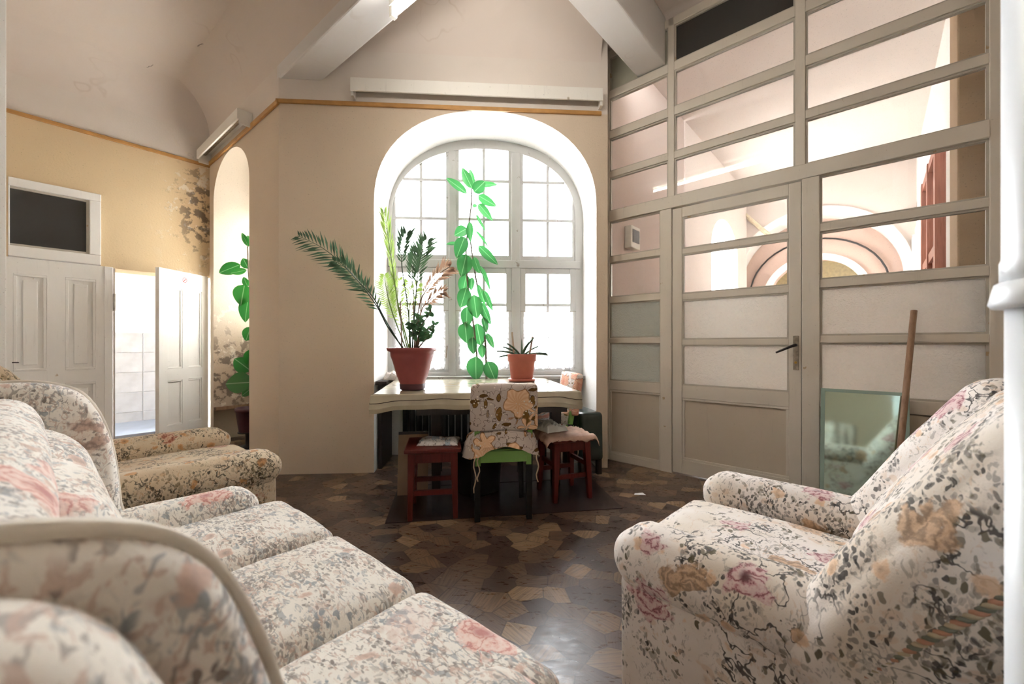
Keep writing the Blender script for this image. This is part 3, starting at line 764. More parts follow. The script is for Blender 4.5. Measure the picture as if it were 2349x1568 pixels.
def glaze(x0, x1, z0, z1, mat, y=0.0, parent=None):
    p = parent or wp
    b = .012
    for q in ((x0, x1, z0, z0 + b), (x0, x1, z1 - b, z1), (x0, x0 + b, z0 + b, z1 - b), (x1 - b, x1, z0 + b, z1 - b)):
        MB().box(q[0], q[1], y - .018, y + .012, q[2], q[3]).build('glazing_bead', 'bead', p)
    MB().box(x0 + b, x1 - b, y - .002, y + .003, z0 + b, z1 - b).build('pane', mat, p)
for c, (x0, x1) in enumerate(cols_up):
    zs_ = [2.398]
    for (a, b) in zrails[1:4]:
        part('rail', 'putty', x0, x1, a, b); glaze(x0, x1, zs_[-1], a, 'glass'); zs_.append(b)
    glaze(x0, x1, 3.56, 3.88, 'dull_pane' if c == 0 else 'opaque_dark')
low = [(1.903, 1.957), (1.510, 1.567), (1.126, 1.176), (.68, .766)]
for (x0, x1, fr) in ((.095, .595, 'frost_grey'), (1.722, 2.497, 'frost')):
    zt = 2.297
    for i, (a, b) in enumerate(low):
        part('rail', 'putty', x0, x1, a, b); glaze(x0, x1, b, zt, 'glass' if i < 2 else fr); zt = a
part('bottom_rail', 'putty', .095, .595, 0, .065)
part('wood_panel', 'putty_panel', .095, .595, .065, .68, -.012, .012, bevel=0)
for q in ((.095, .595, .065, .085), (.095, .595, .66, .68), (.095, .112, .085, .66), (.578, .595, .085, .66)): part('panel_moulding', 'putty', q[0], q[1], q[2], q[3], -.024, -.010)
for (a, b) in ((.52, .675), (.40, .512), (.26, .392), (.10, .252), (0, .092)): part('plank', 'putty_panel', 1.745, 2.497, a, b, -.014, .014)
MB().box(1.722, 2.497, .016, .028, 0, .68).build('backing_board', 'putty_panel', wp)      # groove between post and planks shades itself
# plaster cheek above and at the sides of the partition
MB().box(-.02, .055, -.05, .03, 3.40, CEIL).build('plaster_cheek', 'ceil', wp, bevel=.02)
cove('cove', wp, .634, 2.7, .10, CEIL - .003, 'ceil', .03)
cove('cove', wp, .0, .371, .10, CEIL - .003, 'ceil', .03)
MB().box(0, 2.9, .03, .20, TOPZ - .02, CEIL + .1).build('plaster_head', 'ceil', wp)
MB().box(2.62, 2.95, -.05, .25, 0, CEIL).build('plaster_pier', 'wall', wp)

d3 = struct(empty('door_3', P0, A_PART), 'putty-painted glazed door in the partition')
DX0, DX1 = .699, 1.616
part('stile', 'putty', DX0, .781, .012, 2.285, -.028, .02, d3); part('stile', 'putty', 1.542, DX1, .012, 2.285, -.028, .02, d3)
part('top_rail', 'putty', .781, 1.542, 2.2, 2.285, -.028, .02, d3)
zt = 2.2
for i, (a, b) in enumerate(((1.885, 1.929), (1.493, 1.545), (1.110, 1.156), (.658, .766))):
    part('rail', 'putty', .781, 1.542, a, b, -.026, .018, d3); glaze(.781, 1.542, b, zt, 'glass' if i < 2 else 'frost', -.004, d3); zt = a
part('bottom_rail', 'putty', .781, 1.542, .012, .131, -.028, .02, d3)
part('wood_panel', 'putty_panel', .781, 1.542, .131, .658, -.008, .01, d3, 0)
for q in ((.781, 1.542, .131, .15), (.781, 1.542, .638, .658), (.781, .80, .15, .638), (1.523, 1.542, .15, .638)): part('panel_moulding', 'putty', q[0], q[1], q[2], q[3], -.022, -.008, d3)
hd = MB().box(1.568, 1.602, -.034, -.028, .93, 1.178).build('lock_plate', 'steel', d3, bevel=.004)
MB().tube([(1.585, -.034, 1.11), (1.585, -.075, 1.11)], .011, 10).build('handle_neck', 'dark_metal', hd)
MB().tube([(1.59, -.072, 1.112), (1.56, -.076, 1.10), (1.47, -.082, 1.055)], [.011, .010, .007], 10).build('handle_lever', 'dark_metal', hd, True)
MB().tube([(1.585, -.034, .985), (1.585, -.044, .985)], .009, 10).build('lock_cylinder', 'brass', hd)

# ------------------------------------------------------------------ corridor behind the partition
wc = struct(empty('wall_corridor', P0, A_PART), 'pink plastered corridor seen through the partition')
MB().box(-.30, -.02, .06, 2.35, 0, 4.3).build('near_wall', 'near_pink', wc)
m, r = arch_wall(0, 3.7, 4.3, .75, 2.45, 2.75, 3.35, 0, .3, 2.0)
lw_ = struct(empty('wall_corridor_left', (*xy(P0, A_PART, -.32, 6.1), 0), A_PART - PI / 2), 'pale corridor wall with a bright arched window')
m.build('plaster', 'pink_lt', lw_); r.build('reveal', 'corr_white', lw_, True)
MB().box(.75, 2.45, -.02, .04, 0, 1.3).build('apron_wall', 'pink_lt', lw_)
MB().prism([(.75, .9)] + [(x, z) for x, z in arch_top(.75, 2.45, 2.75, 3.35, 2.0)] + [(2.45, .9)], .2, .205).build('pane', 'frost', lw_)
MB().box(0, .001, 0, .3, 0, 4.3).build('end_edge', 'pink_lt', lw_)
# far wall with two nested arches
fw = struct(empty('wall_corridor_far', (*xy(P0, A_PART, -.5, 6.1), 0), A_PART), 'corridor end wall with nested white arches')
ac = 1.58
m, r = arch_wall(0, 4.2, 4.3, ac - 1.30, ac + 1.30, 2.35, 3.62, 0, .5, 2.0)
m.build('plaster', 'pink', fw); r.build('reveal', 'corr_white', fw, True)
def arch_band(name, mat, parent, c, rad, wd, zs, rise, y0, y1):
    o_ = [(c - rad, 0)] + arch_top(c - rad, c + rad, zs, zs + rise, 2.0) + [(c + rad, 0)]
    i_ = [(c - rad + wd, 0)] + arch_top(c - rad + wd, c + rad - wd, zs, zs + rise - wd, 2.0) + [(c + rad - wd, 0)]
    m = MB()
    for y in (y0, y1): m.strip([(x, y, z) for x, z in o_], [(x, y, z) for x, z in i_])
    m.strip([(x, y0, z) for x, z in o_], [(x, y1, z) for x, z in o_]); m.strip([(x, y0, z) for x, z in i_], [(x, y1, z) for x, z in i_])
    return m.build(name, mat, parent)
arch_band('arch_band', 'corr_white', fw, ac, 1.42, .14, 2.35, 1.39, -.04, 0)
m, r = arch_wall(0, 4.2, 4.3, ac - .82, ac + .82, 2.05, 2.85, .5, .9, 2.0)
m.build('inner_wall', 'salmon', fw); r.build('inner_reveal', 'salmon', fw, True)
arch_band('arch_band', 'corr_white', fw, ac, .90, .12, 2.05, .88, .44, .5)
MB().box(.6, 3.4, 1.5, 1.6, 0, 4.0).build('end_panel', 'yellow', fw)
for q in ((.5, .6), (3.4, 3.5)): MB().box(q[0], q[1], .9, 1.6, 0, 4.0).build('side_cheek', 'yellow', fw)
MB().box(.5, 3.5, .9, 1.6, 3.3, 3.4).build('recess_ceiling', 'yellow', fw)
MB().box(.9, 3.0, 1.40, 1.50, 2.22, 2.40).build('beam_band', 'corr_white', fw)
MB().box(1.35, 2.6, 1.42, 1.50, 0, 2.2).build('doorway', 'redbrown', fw)
pts = [(ac - 1.22, -.045, 1.9)] + [(x, -.045, z) for x, z in arch_top(ac - 1.12, ac + 1.12, 2.2, 3.22, 2.0, 20)]
cb = MB().tube([(x, .44, z) for x, y, z in pts], .018, 6).build('cable', 'cable', fw)
MB().tube([(.32, -.03, 4.0), (.95, -.05, 3.25)], .04, 8).build('conduit', 'conduit', fw)
MB().box(3.02, 3.36, -.12, 0, 3.26, 3.5).build('junction_box', 'steel', fw)
MB().tube([(3.25, -.06, 3.25), (3.33, -.06, 2.9), (3.33, -.06, 1.0)], .03, 8).build('conduit', 'conduit', fw)
# corridor right wall with tall windows, its door and pillar
cr = struct(empty('wall_corridor_right', P0, A_PART), 'white corridor wall with pilasters and a red-brown door')
RX = 2.52
MB().box(RX, RX + .3, .5, 3.9, 0, 4.3).build('plaster', 'corr_white', cr)
MB().box(RX, RX + .3, 3.9, 6.1, 2.9, 4.3).build('plaster_head', 'corr_white', cr)
for y0, y1 in ((1.2, 1.5), (4.55, 5.25), (5.75, 6.1)): MB().box(RX - .06, RX + .3, y0, y1, 0, 2.9).build('pilaster', 'corr_white', cr)
MB().box(RX, RX + .3, 3.9, 6.1, 0, 1.6).build('apron_wall', 'corr_white', cr)
MB().box(2.39, 2.62, .16, .5, 0, 4.0).build('pillar', 'pillar', cr, bevel=.01)
dr = struct(empty('door_4', P0, A_PART), 'red-brown glazed door standing in the corridor')
for q in ((2.0, 2.14), (2.8, 2.9), (3.56, 3.7)): MB().box(RX - .09, RX - .002, q[0], q[1], 0, 3.1).build('stile', 'redbrown', dr)
for y0, y1 in ((2.14, 2.8), (2.9, 3.56)):
    for z0, z1 in ((3.0, 3.1), (2.0, 2.1), (1.0, 1.1), (0, .15)): MB().box(RX - .08, RX - .004, y0, y1, z0, z1).build('rail', 'redbrown', dr)
    MB().box(RX - .04, RX - .03, y0, y1, 2.1, 3.0).build('pane', 'glass', dr)
    MB().box(RX - .05, RX - .03, y0, y1, 1.1, 2.0).build('panel', 'redbrown', dr); MB().box(RX - .05, RX - .03, y0, y1, .15, 1.0).build('panel', 'redbrown', dr)
for y0, y1 in ((3.9, 4.55), (5.25, 5.75)): MB().box(RX + .15, RX + .155, y0, y1, 1.6, 2.9).build('pane', 'frost', cr)
cc = struct(empty('ceiling_corridor', P0, A_PART), 'pale corridor ceiling')
MB().box(-.5, 3.0, .2, 7.7, 4.3, 4.4).build('slab', 'pink_lt', cc)
mb = empty('meter_box', (*xy(P0, A_PART, -.02, .62), 0), A_PART)
MB().box(0, .08, -.1, .12, 2.16, 2.40).build('case', 'lamp_white', mb, bevel=.008); MB().box(.08, .085, -.07, .09, 2.22, 2.36).build('dial_window', 'opaque_dark', mb)
tag(mb, 'small white meter box with dark window on the salmon wall', 'meter box')

# ------------------------------------------------------------------ foreground wall end and pipe
wf = struct(empty('wall_front_left', (-2.80, 1.9, 0), 0), 'pale plastered wall end')
MB().box(-1.2, 0, 0, .35, 0, CEIL - .15).build('plaster', 'reveal', wf, bevel=.01)
wr2 = struct(empty('wall_front'), 'plain plastered rear wall behind the viewer')
MB().box(-4.6, 4.2, -2.6, -2.4, 0, CEIL).build('plaster', 'wall', wr2)
ws = struct(empty('wall_side'), 'side walls behind the viewer')
MB().box(-4.6, -4.4, -2.4, 1.7, 0, CEIL).build('plaster', 'wall', ws); MB().box(-5.9, -4.4, 1.7, 1.9, 0, CEIL).build('plaster', 'wall', ws); MB().box(-5.9, -5.7, 1.9, 2.9, 0, CEIL).build('plaster', 'wall', ws); MB().box(-4.6, -2.80, 1.9, 2.25, 0, .001).build('sill_strip', 'wall', ws)
e0 = Vector((*xy(P0, A_PART, 2.9, 0), 0))
MB().box(e0.x - .05, e0.x + .15, -2.4, e0.y + .1, 0, CEIL).build('plaster', 'wall', ws)
pp = empty('heating_pipe', (.752, .545, 0))
MB().lathe([(.058, 0), (.058, 1.172)], 32).build('lower_pipe', 'pipe', pp, True)
MB().lathe([(.070, 1.170), (.074, 1.176), (.068, 1.205), (.063, 1.208)], 32).build('collar', 'pipe', pp, True)
MB().lathe([(.063, 1.206), (.063, 1.235), (.061, 1.24), (.061, 4.0)], 32).build('upper_pipe', 'pipe', pp, True)
for z in (1.275, 1.055, .985): MB().tube([(-.030, -.045, z), (-.034, -.055, z)], .006, 8).build('bolt', 'dark_metal', pp)
tag(pp, 'white painted heating pipe with a raised collar beside the rose armchair', 'pipe')

# ------------------------------------------------------------------ pelmets, lamp
def pelmet(o, a, x0, x1, z0, z1, d, label):
    t = empty('curtain_pelmet', o, a)
    MB().box(x0, x1, -d, -d + .018, z0, z1).build('front_board', 'pelmet', t, bevel=.003)
    MB().box(x0 + .001, x1 - .001, -d + .018, -.001, z1 - .02, z1).build('top_board', 'pelmet', t)
    for x in (x0, x1 - .02): MB().box(x, x + .02, -d + .018, -.001, z0 - .035, z1 - .02).build('end_board', 'pelmet', t)
    MB().box(x0 + .02, x1 - .02, -d * .6, -d * .6 + .03, z1 - .045, z1 - .02).build('curtain_track', 'steel', t)
    tag(t, label, 'pelmet', 'painted wooden curtain pelmets')
pelmet(C1, A_WIN, .625, 2.80, 3.262, 3.372, .09, 'long white curtain pelmet above the arched window')
pelmet(C0, A_NICHE, .03, 1.33, 3.20, 3.30, .13, 'short brown-edged curtain pelmet above the tall recess')
fa = at(905, 8, 2.68)
lt = empty('fluorescent_lamp', (fa.x, fa.y, 3.39), A_NICHE)
MB().box(-.02, 1.38, -.03, .03, -.045, 0).build('housing', 'lamp_white', lt)
MB().box(-.03, .0, -.02, .02, -.11, 0).build('tube_holder', 'lamp_white', lt); MB().box(1.36, 1.39, -.02, .02, -.11, 0).build('tube_holder', 'lamp_white', lt)
MB().tube([(0, 0, -.085), (1.36, 0, -.085)], .016, 12).build('tube', 'tube', lt, True)
tag(lt, 'lit fluorescent tube lamp fixed under the white ceiling beam', 'lamp')

# ------------------------------------------------------------------ table group
A_T = math.radians(8.5)
def frame_at(name, x, y, rz, z=0): return empty(name, (x, y, z), rz)
# floor mats
fm = frame_at('floor_mat', -.02, 2.64, A_T)
MB().box(-.78, .78, 0, .62, 0.0, .004).build('mat', 'mat', fm); tag(fm, 'dark brown vinyl mat under the stools and covered chair', 'mat')
fm2 = frame_at('floor_mat', -.02, 3.28, A_T)
MB().box(-.55, .72, 0, .42, 0.0, .004).build('mat', 'mat', fm2); tag(fm2, 'smaller dark mat under the far side of the table', 'mat')

TX, TY, TW, TD, TZ = -.215, 2.695, 1.36, 1.04, .795       # near-edge centre
tb = frame_at('dining_table', TX, TY, A_T)
MB().box(-TW / 2 + .02, TW / 2 - .02, .02, TD - .02, TZ - .035, TZ - .004).build('table_top', 'dark_table', tb, bevel=.004)
for q in ((-.42, TW / 2 - .05, .10, .125), (-.42, TW / 2 - .10, TD - .125, TD - .10)): MB().box(q[0], q[1], q[2], q[3], TZ - .16, TZ - .035).build('apron', 'dark_table', tb)
for x in (-.42, TW / 2 - .125): MB().box(x, x + .025, .125, TD - .125, TZ - .16, TZ - .035).build('apron', 'dark_table', tb)
for x in (-.30, TW / 2 - .045):
    for y in (.455, TD - .11): MB().bar((x, y, 0.004), (x, y, TZ - .036), .032, .042).build('leg', 'dark_table', tb, bevel=.004)
tag(tb, 'dark wooden dining table under a pale oilcloth by the arched window', 'table')
tc = frame_at('tablecloth', TX, TY, A_T)
nx, ny = 40, 30
m = MB(); g = {}
for i in range(nx + 1):
    for j in range(ny + 1):
        x = -TW / 2 + TW * i / nx; y = TD * j / ny
        p = Vector((x, y, TZ + .0015 + .0018 * noise.noise(Vector((x * 5, y * 5, 0))))); g[i, j] = len(m.v); m.v.append(tuple(p))
for i in range(nx):
    for j in range(ny): m.f.append((g[i, j], g[i + 1, j], g[i + 1, j + 1], g[i, j + 1]))
m.build('cloth_top', 'oilcloth', tc, True)
rim = [(-TW / 2 + TW * i / 60, 0) for i in range(60)] + [(TW / 2, TD * i / 44) for i in range(44)] + [(TW / 2 - TW * i / 60, TD) for i in range(60)] + [(-TW / 2, TD - TD * i / 44) for i in range(44)]
def drape(z, out, amp, ph):
    res = []
    for k, (x, y) in enumerate(rim):
        nxv = -1 if x <= -TW / 2 + 1e-6 else (1 if x >= TW / 2 - 1e-6 else 0); nyv = -1 if y <= 1e-6 else (1 if y >= TD - 1e-6 else 0)
        d = Vector((nxv, nyv, 0)); d = d.normalized() if d.length else d
        wv = math.sin(k * .55 + ph) * .5 + math.sin(k * .21 + 2 * ph)
        cor = max(0, 1 - min(abs(abs(x) - TW / 2), 1) / .12) * max(0, 1 - min(min(y, TD - y), 1) / .12)
        res.append((x + d.x * (out + amp * wv * .5 + cor * .012), y + d.y * (out + amp * wv * .5 + cor * .012), z - .0035 * wv * (1 if z < TZ - .02 else .1) - cor * .014 * (1 if z < TZ - .02 else 0)))
    return res + [res[0]]
m = MB(); L = [drape(TZ + .001, 0, 0, 0), drape(TZ - .006, .010, .001, 0), drape(TZ - .036, .013, .004, .4), drape(TZ - .075, .017, .007, .8), drape(TZ - .104, .012, .008, 1.0)]
for a, b in zip(L, L[1:]): m.strip(a, b)
m.build('cloth_drop', 'oilcloth', tc, True)
m = MB(); m.tube([Vector(p) + Vector((0, 0, 0)) for p in drape(TZ - .040, .0145, .0042, .42)], .0022, 5, False); m.build('hem_stitching', 'soil', tc)
tag(tc, 'glossy pale khaki oilcloth with stitched hem spread over the dining table', 'tablecloth')

# covered chair in front
def stool(x, y, rz, label, hw=.135, zt=.468, top_over=.03, splay=.0):
    t = frame_at('wooden_stool', x, y, rz, .004)
    soft_top = MB().box(-hw - top_over, hw + top_over, -hw - top_over, hw + top_over, zt - .028, zt); soft_top.build('seat', 'red_wood', t, bevel=.008)
    for sx in (-1, 1):
        for sy in (-1, 1): MB().bar((sx * (hw + splay - .006), sy * (hw + splay - .006), 0), (sx * (hw - .016), sy * (hw - .016), zt - .028), .015, .024).build('leg', 'red_wood', t, bevel=.003)
    for z in (.17, .25):
        for s_ in (-1, 1):
            if z < .2: MB().box(-hw + .02, hw - .02, s_ * (hw - .014) - .010, s_ * (hw - .014) + .010, z - .016, z + .016).build('stretcher', 'red_wood', t)
            else: MB().box(s_ * (hw - .014) - .010, s_ * (hw - .014) + .010, -hw + .02, hw - .02, z - .016, z + .016).build('stretcher', 'red_wood', t)
    for s_ in (-1, 1):
        MB().box(-hw + .008, hw - .008, s_ * (hw - .014) - .011, s_ * (hw - .014) + .011, zt - .095, zt - .028).build('apron', 'red_wood', t)
        MB().box(s_ * (hw - .014) - .011, s_ * (hw - .014) + .011, -hw + .01, hw - .01, zt - .093, zt - .028).build('apron', 'red_wood', t)
    tag(t, label, 'stool', 'red wooden stools at the table')
    return t
def shift(o, a, x, y): p = xy(Vector(o), a, x, y); return p
sl = stool(-.525, 2.72, math.radians(9), 'red wooden stool with folded printed papers on its seat', .148, .455)
sr = stool(.385, 3.02, math.radians(20), 'red wooden stool with a crumpled pinkish rag on its seat', .135, .445, .03, .01)

def crumple(name, mat, hx, hy, hz, loc, rz, label, cat, amp=.02, fr=14, seed=0):
    nx = ny = 26; m = MB()
    top = {}
    for i in range(nx + 1):
        for j in range(ny + 1):
            u_, v_ = -1 + 2 * i / nx, -1 + 2 * j / ny
            edge = 1 - max(abs(u_), abs(v_)) ** 6
            ang = math.atan2(v_, u_); wv = 1 + .10 * noise.noise(Vector((math.cos(ang) * 2, math.sin(ang) * 2, seed)))
            z = hz * edge * (.55 + .45 * noise.noise(Vector((u_ * 2, v_ * 2, seed * 2.1)))) + amp * edge * abs(noise.noise(Vector((u_ * fr * .2, v_ * fr * .2, seed)))) 
            top[i, j] = len(m.v); m.v.append((u_ * hx * wv, v_ * hy * wv, max(.0, z) + .004))
    for i in range(nx):
        for j in range(ny): m.f.append((top[i, j], top[i + 1, j], top[i + 1, j + 1], top[i, j + 1]))
    bd = [(i, 0) for i in range(nx)] + [(nx, j) for j in range(ny)] + [(nx - i, ny) for i in range(nx)] + [(0, ny - j) for j in range(ny)]
    off = len(m.v)
    for q in bd: v = m.v[top[q]]; m.v.append((v[0], v[1], 0))
    nb = len(bd)
    for k in range(nb): m.f.append((top[bd[k]], top[bd[(k + 1) % nb]], off + (k + 1) % nb, off + k))
    m.f.append(tuple(range(off, off + nb)))
    o = m.build(name, mat, None, True); o.location = loc; o.rotation_euler = (0, 0, rz)
    return tag(o, label, cat)
crumple('folded_papers', 'paper', .13, .10, .030, (-.49, 2.72, .460), math.radians(4), 'folded printed papers lying on the red stool', 'papers', .012, 10, 1)
# rag hanging over the right stool
m = MB(); nx, ny = 34, 30; g = {}
for i in range(nx + 1):
    for j in range(ny + 1):
        u_, v_ = -1 + 2 * i / nx, -1 + 2 * j / ny
        x, y = u_ * .20, v_ * (.185 if v_ < 0 else .162)
        over = max(0, abs(x) - .172) + max(0, abs(y) - .168)
        z = .012 + .016 * abs(noise.noise(Vector((u_ * 4, v_ * 4, 1)))) + .008 * noise.noise(Vector((u_ * 9, v_ * 9, 4))) - over * (1.6 + noise.noise(Vector((u_ * 3, v_ * 3, 9))))
        g[i, j] = len(m.v); m.v.append((x * (1 + .05 * noise.noise(Vector((v_ * 3, 0, 2)))), y * (1 + .06 * noise.noise(Vector((u_ * 3, 5, 2)))), z))
for i in range(nx):
    for j in range(ny): m.f.append((g[i, j], g[i + 1, j], g[i + 1, j + 1], g[i, j + 1]))
rg = m.build('rag', 'rag', None, True); rg.location = (.385, 3.02, .452); rg.rotation_euler = (0, 0, math.radians(14)); md = rg.modifiers.new('thick', 'SOLIDIFY'); md.thickness = .003
tag(rg, 'crumpled pinkish rag draped over the right-hand red stool', 'rag')
crumple('plastic_bag', 'plastic_bag', .09, .11, .075, (.285, 3.06, .475), .5, 'pale crumpled plastic bag lying on the draped stool', 'bag', .03, 16, 5)

def chair(x, y, rz, cover, label, hw=.165, fl=1.0, back_top=.868):
    """simple kitchen chair; local -y is the back side"""
    t = frame_at('kitchen_chair', x, y, rz, .004)
    dp, sz = .36, .455
    for sx in (-1, 1):
        MB().bar((sx * hw, 0, 0), (sx * hw, .01, sz), .018, .020).build('rear_leg', 'black_paint', t, bevel=.003)
        MB().bar((sx * (hw + .01), dp, 0), (sx * (hw - .005), dp - .01, sz - .02), .017, .021).build('front_leg', 'black_paint', t, bevel=.003)
        MB().bar((sx * hw, .01, sz), (sx * (hw + .005), -.065, back_top - .03), .018, .015).build('back_post', 'green_paint', t, bevel=.003)
    MB().box(-hw + .018, hw - .018, -.026, .0, sz - .085, sz - .012).build('rear_apron', 'green_paint', t, bevel=.003)
    MB().box(-hw - .012, -hw + .02, -.02, .0, sz - .105, sz - .01).build('corner_block', 'green_paint', t); MB().box(hw - .02, hw + .012, -.02, .0, sz - .105, sz - .01).build('corner_block', 'green_paint', t)
    MB().box(-hw + .018, hw - .018, dp - .03, dp - .01, sz - .10, sz - .03).build('front_apron', 'black_paint', t)
    for sx in (-1, 1): MB().box(sx * hw - .01, sx * hw + .01, .03, dp - .03, sz - .09, sz - .03).build('side_apron', 'black_paint', t)
    MB().box(-hw - .005 - .025 * fl, hw + .005 + .025 * fl, -.015, dp + .02 * fl, sz - .03, sz - .005).build('seat', 'green_paint', t, bevel=.006)
    # cover over backrest
    hb = hw + .035
    def fb(p):
        k = (p.z + .2) / .4
        return (p.x * (1 + .05 * (1 - k)), p.y, p.z)
    o = soft('back_cover', cover, t, (0, -.046, .722 - .025 * (1 - fl)), (hb + .006, .032, .148 + .025 * (1 - fl)), .022, 10, (0, .006, .004), (math.radians(8), 0, 0), .004, 2, fb)
    # draped skirt of the seat cover
    hs = hw + .012 + .023 * fl
    m = MB(); N = 60; ringA = []; ringB = []; ringC = []; ringD = []
    for k in range(N):
        a = 2 * PI * k / N; c, s_ = math.cos(a), math.sin(a)
        q = (abs(c) ** 4 + abs(s_) ** 4) ** -.25
        X, Y = c * q, s_ * q; wv = math.sin(k * 1.7) * .006 + math.sin(k * .63) * .008
        back = max(0, -s_)
        ringA.append((X * (hs - .012), dp / 2 + Y * (dp / 2 + .0), sz + .045 + back * .095))
        ringB.append((X * (hs + .012 * fl), dp / 2 + Y * (dp / 2 + .01 + .025 * fl) - back * .03 * fl, sz + .035 + back * .085))
        ringC.append((X * (hs + (.03 + wv) * fl), dp / 2 + Y * (dp / 2 + .01 + .045 * fl) + wv * fl - back * .04 * fl, sz + .01 + back * .02))
        ringD.append((X * (hs + (.045 + wv * 1.6) * fl), dp / 2 + Y * (dp / 2 + .01 + .05 * fl) + wv * 1.5 * fl - back * .035 * fl, sz - .055 + .012 * math.sin(k * .42 + 1) - .03 * abs(c) ** 3 + back * .075 * (1 - abs(c) ** 2)))
    for A, B in ((ringA, ringB), (ringB, ringC), (ringC, ringD)): m.strip(A + [A[0]], B + [B[0]])
    m.v += ringA; o0 = len(m.v) - N; m.v.append((0, dp / 2, sz + .05)); m.f += [(o0 + k, o0 + (k + 1) % N, len(m.v) - 1) for k in range(N)]
    sk = m.build('seat_cover', cover, t, True)
    for (sx, ln) in ((-hw - .018, .22), (-hw + .004, .15), (hw + .02 + .025 * fl, .17)):
        pts = [(sx + .008 * math.sin(i * 1.3 + sx * 20), -.05 + .004 * math.sin(i), sz - .04 - ln * i / 7) for i in range(8)]
        MB().tube(pts, .0045, 6).build('tie_string', 'string', t, True)
    tag(t, label, 'chair', 'fabric-covered kitchen chairs')
    return t
chair(-.055, 2.575, math.radians(8), 'cover', 'black-legged green kitchen chair under an orange flower-print cover')
chair(.45, 3.47, math.radians(105), 'cover2', 'kitchen chair with white flower-print back cover tucked beside the bench', .14, 0.0)
# bench with dark cloth in the window recess
bn = frame_at('covered_bench', .625, 3.66, math.radians(15))
soft('cloth_cover', 'bench_cloth', bn, (0, 0, .325), (.105, .225, .205), .03, 10, (0, 0, .006), (0, 0, 0), .005, 3)
for q in ((-.075, -.19), (.075, -.19), (-.075, .19), (.075, .19)): MB().box(q[0] - .02, q[0] + .02, q[1] - .02, q[1] + .02, 0, .14).build('leg', 'dark_table', bn)
tag(bn, 'low bench under a dark green oilcloth in the window corner', 'bench')
rd = empty('block', (*xy(C1, A_WIN, .95, .505), 0), A_WIN)  # guessed ribbed block, added to darken the space under the table
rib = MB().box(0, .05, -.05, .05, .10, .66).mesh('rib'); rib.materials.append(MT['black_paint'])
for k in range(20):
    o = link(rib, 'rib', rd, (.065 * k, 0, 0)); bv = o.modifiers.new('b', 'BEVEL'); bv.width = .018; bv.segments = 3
for z in (.14, .62): MB().tube([(-.03, 0, z), (1.32, 0, z)], .018, 10).build('cross_tube', 'black_paint', rd, True)
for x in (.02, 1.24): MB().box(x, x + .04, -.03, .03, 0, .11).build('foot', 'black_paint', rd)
tag(rd, 'dark ribbed radiator added under the window sill behind the table', 'block')
# cardboard sheet
cbd = frame_at('cardboard_sheet', -.735, 3.0, math.radians(8))
o = MB().box(-.11, .11, -.006, .0, 0, .46).build('sheet', 'cardboard', cbd); o.rotation_euler = (math.radians(-9), 0, 0)
MB().box(-.11, .11, -.008, .001, .44, .462).build('dark_edge', 'step_black', o)
tag(cbd, 'brown cardboard sheet leaning under the table', 'cardboard')
bk = frame_at('bucket', -.26, 3.12, 0, .004)
MB().lathe([(.155, 0), (.165, .02), (.185, .30), (.195, .305), (.195, .32), (.18, .32), (.15, .03)], 32).build('body', 'bucket', bk, True)
MB().tube([(.19 * math.cos(a), .19 * math.sin(a) * .3 - .15, .30 - .12 * math.sin(a)) for a in [PI * k / 16 for k in range(17)]], .004, 6).build('handle', 'dark_metal', bk)
tag(bk, 'dark plastic bucket standing under the table', 'bucket')
cl = crumple('crumpled_cloth', 'rag_white', .10, .13, .10, (*xy(C1, A_WIN, .93, .26), .79), .1, 'crumpled pale cloth on the ledge left of the table', 'cloth', .03, 14, 8)
lg = frame_at('side_shelf', 0, 0, 0); lg.location = (*xy(C1, A_WIN, .93, .30), 0); lg.rotation_euler = (0, 0, A_WIN)
MB().box(-.125, -.03, -.28, .25, .76, .79).build('board', 'dark_table', lg); MB().box(-.12, -.09, -.2, .2, 0, .76).build('support', 'dark_table', lg)
tag(lg, 'narrow dark shelf board between the table and the window jamb', 'shelf')

# paper scrap on the floor
ps = MB().add([(-.04, -.012, .002), (.045, -.02, .002), (.03, .012, .008), (-.03, .010, .003)], [(0, 1, 2, 3)]).build('paper_scrap', 'bath_white', None)
q = (H * F / (1133 - YH)); ps.location = ((1466 - CX) / F * q, q, 0); md = ps.modifiers.new('t', 'SOLIDIFY'); md.thickness = .001
tag(ps, 'small white paper scrap lying on the floor near the partition', 'paper')

# ------------------------------------------------------------------ plants
def leaf_mesh(name, mat, L=1.0, wd=.2, n=8, fold=.12, curl=.15, pw=.8):
    m = MB()
    for i in range(n + 1):
        t_ = i / n; w_ = wd * (math.sin(PI * t_ ** pw)) ** .75 if 0 < t_ < 1 else 0.002
        z = -curl * t_ * t_
        m.v += [(t_ * L, -w_, z + fold * w_), (t_ * L, 0, z), (t_ * L, w_, z + fold * w_)]
    for i in range(n):
        a = i * 3; m.f += [(a, a + 1, a + 4, a + 3), (a + 1, a + 2, a + 5, a + 4)]
    me = m.mesh(name, True); me.materials.append(MT[mat]); return me
def orient(base, tip, nrm, wscale=1.0):
    x = (tip - base); L = x.length; x = x / L; z = (nrm - x * nrm.dot(x)).normalized(); y = z.cross(x)
    M = Matrix((x * L, y * L * wscale, z * L)).transposed().to_4x4(); M.translation = base; return M

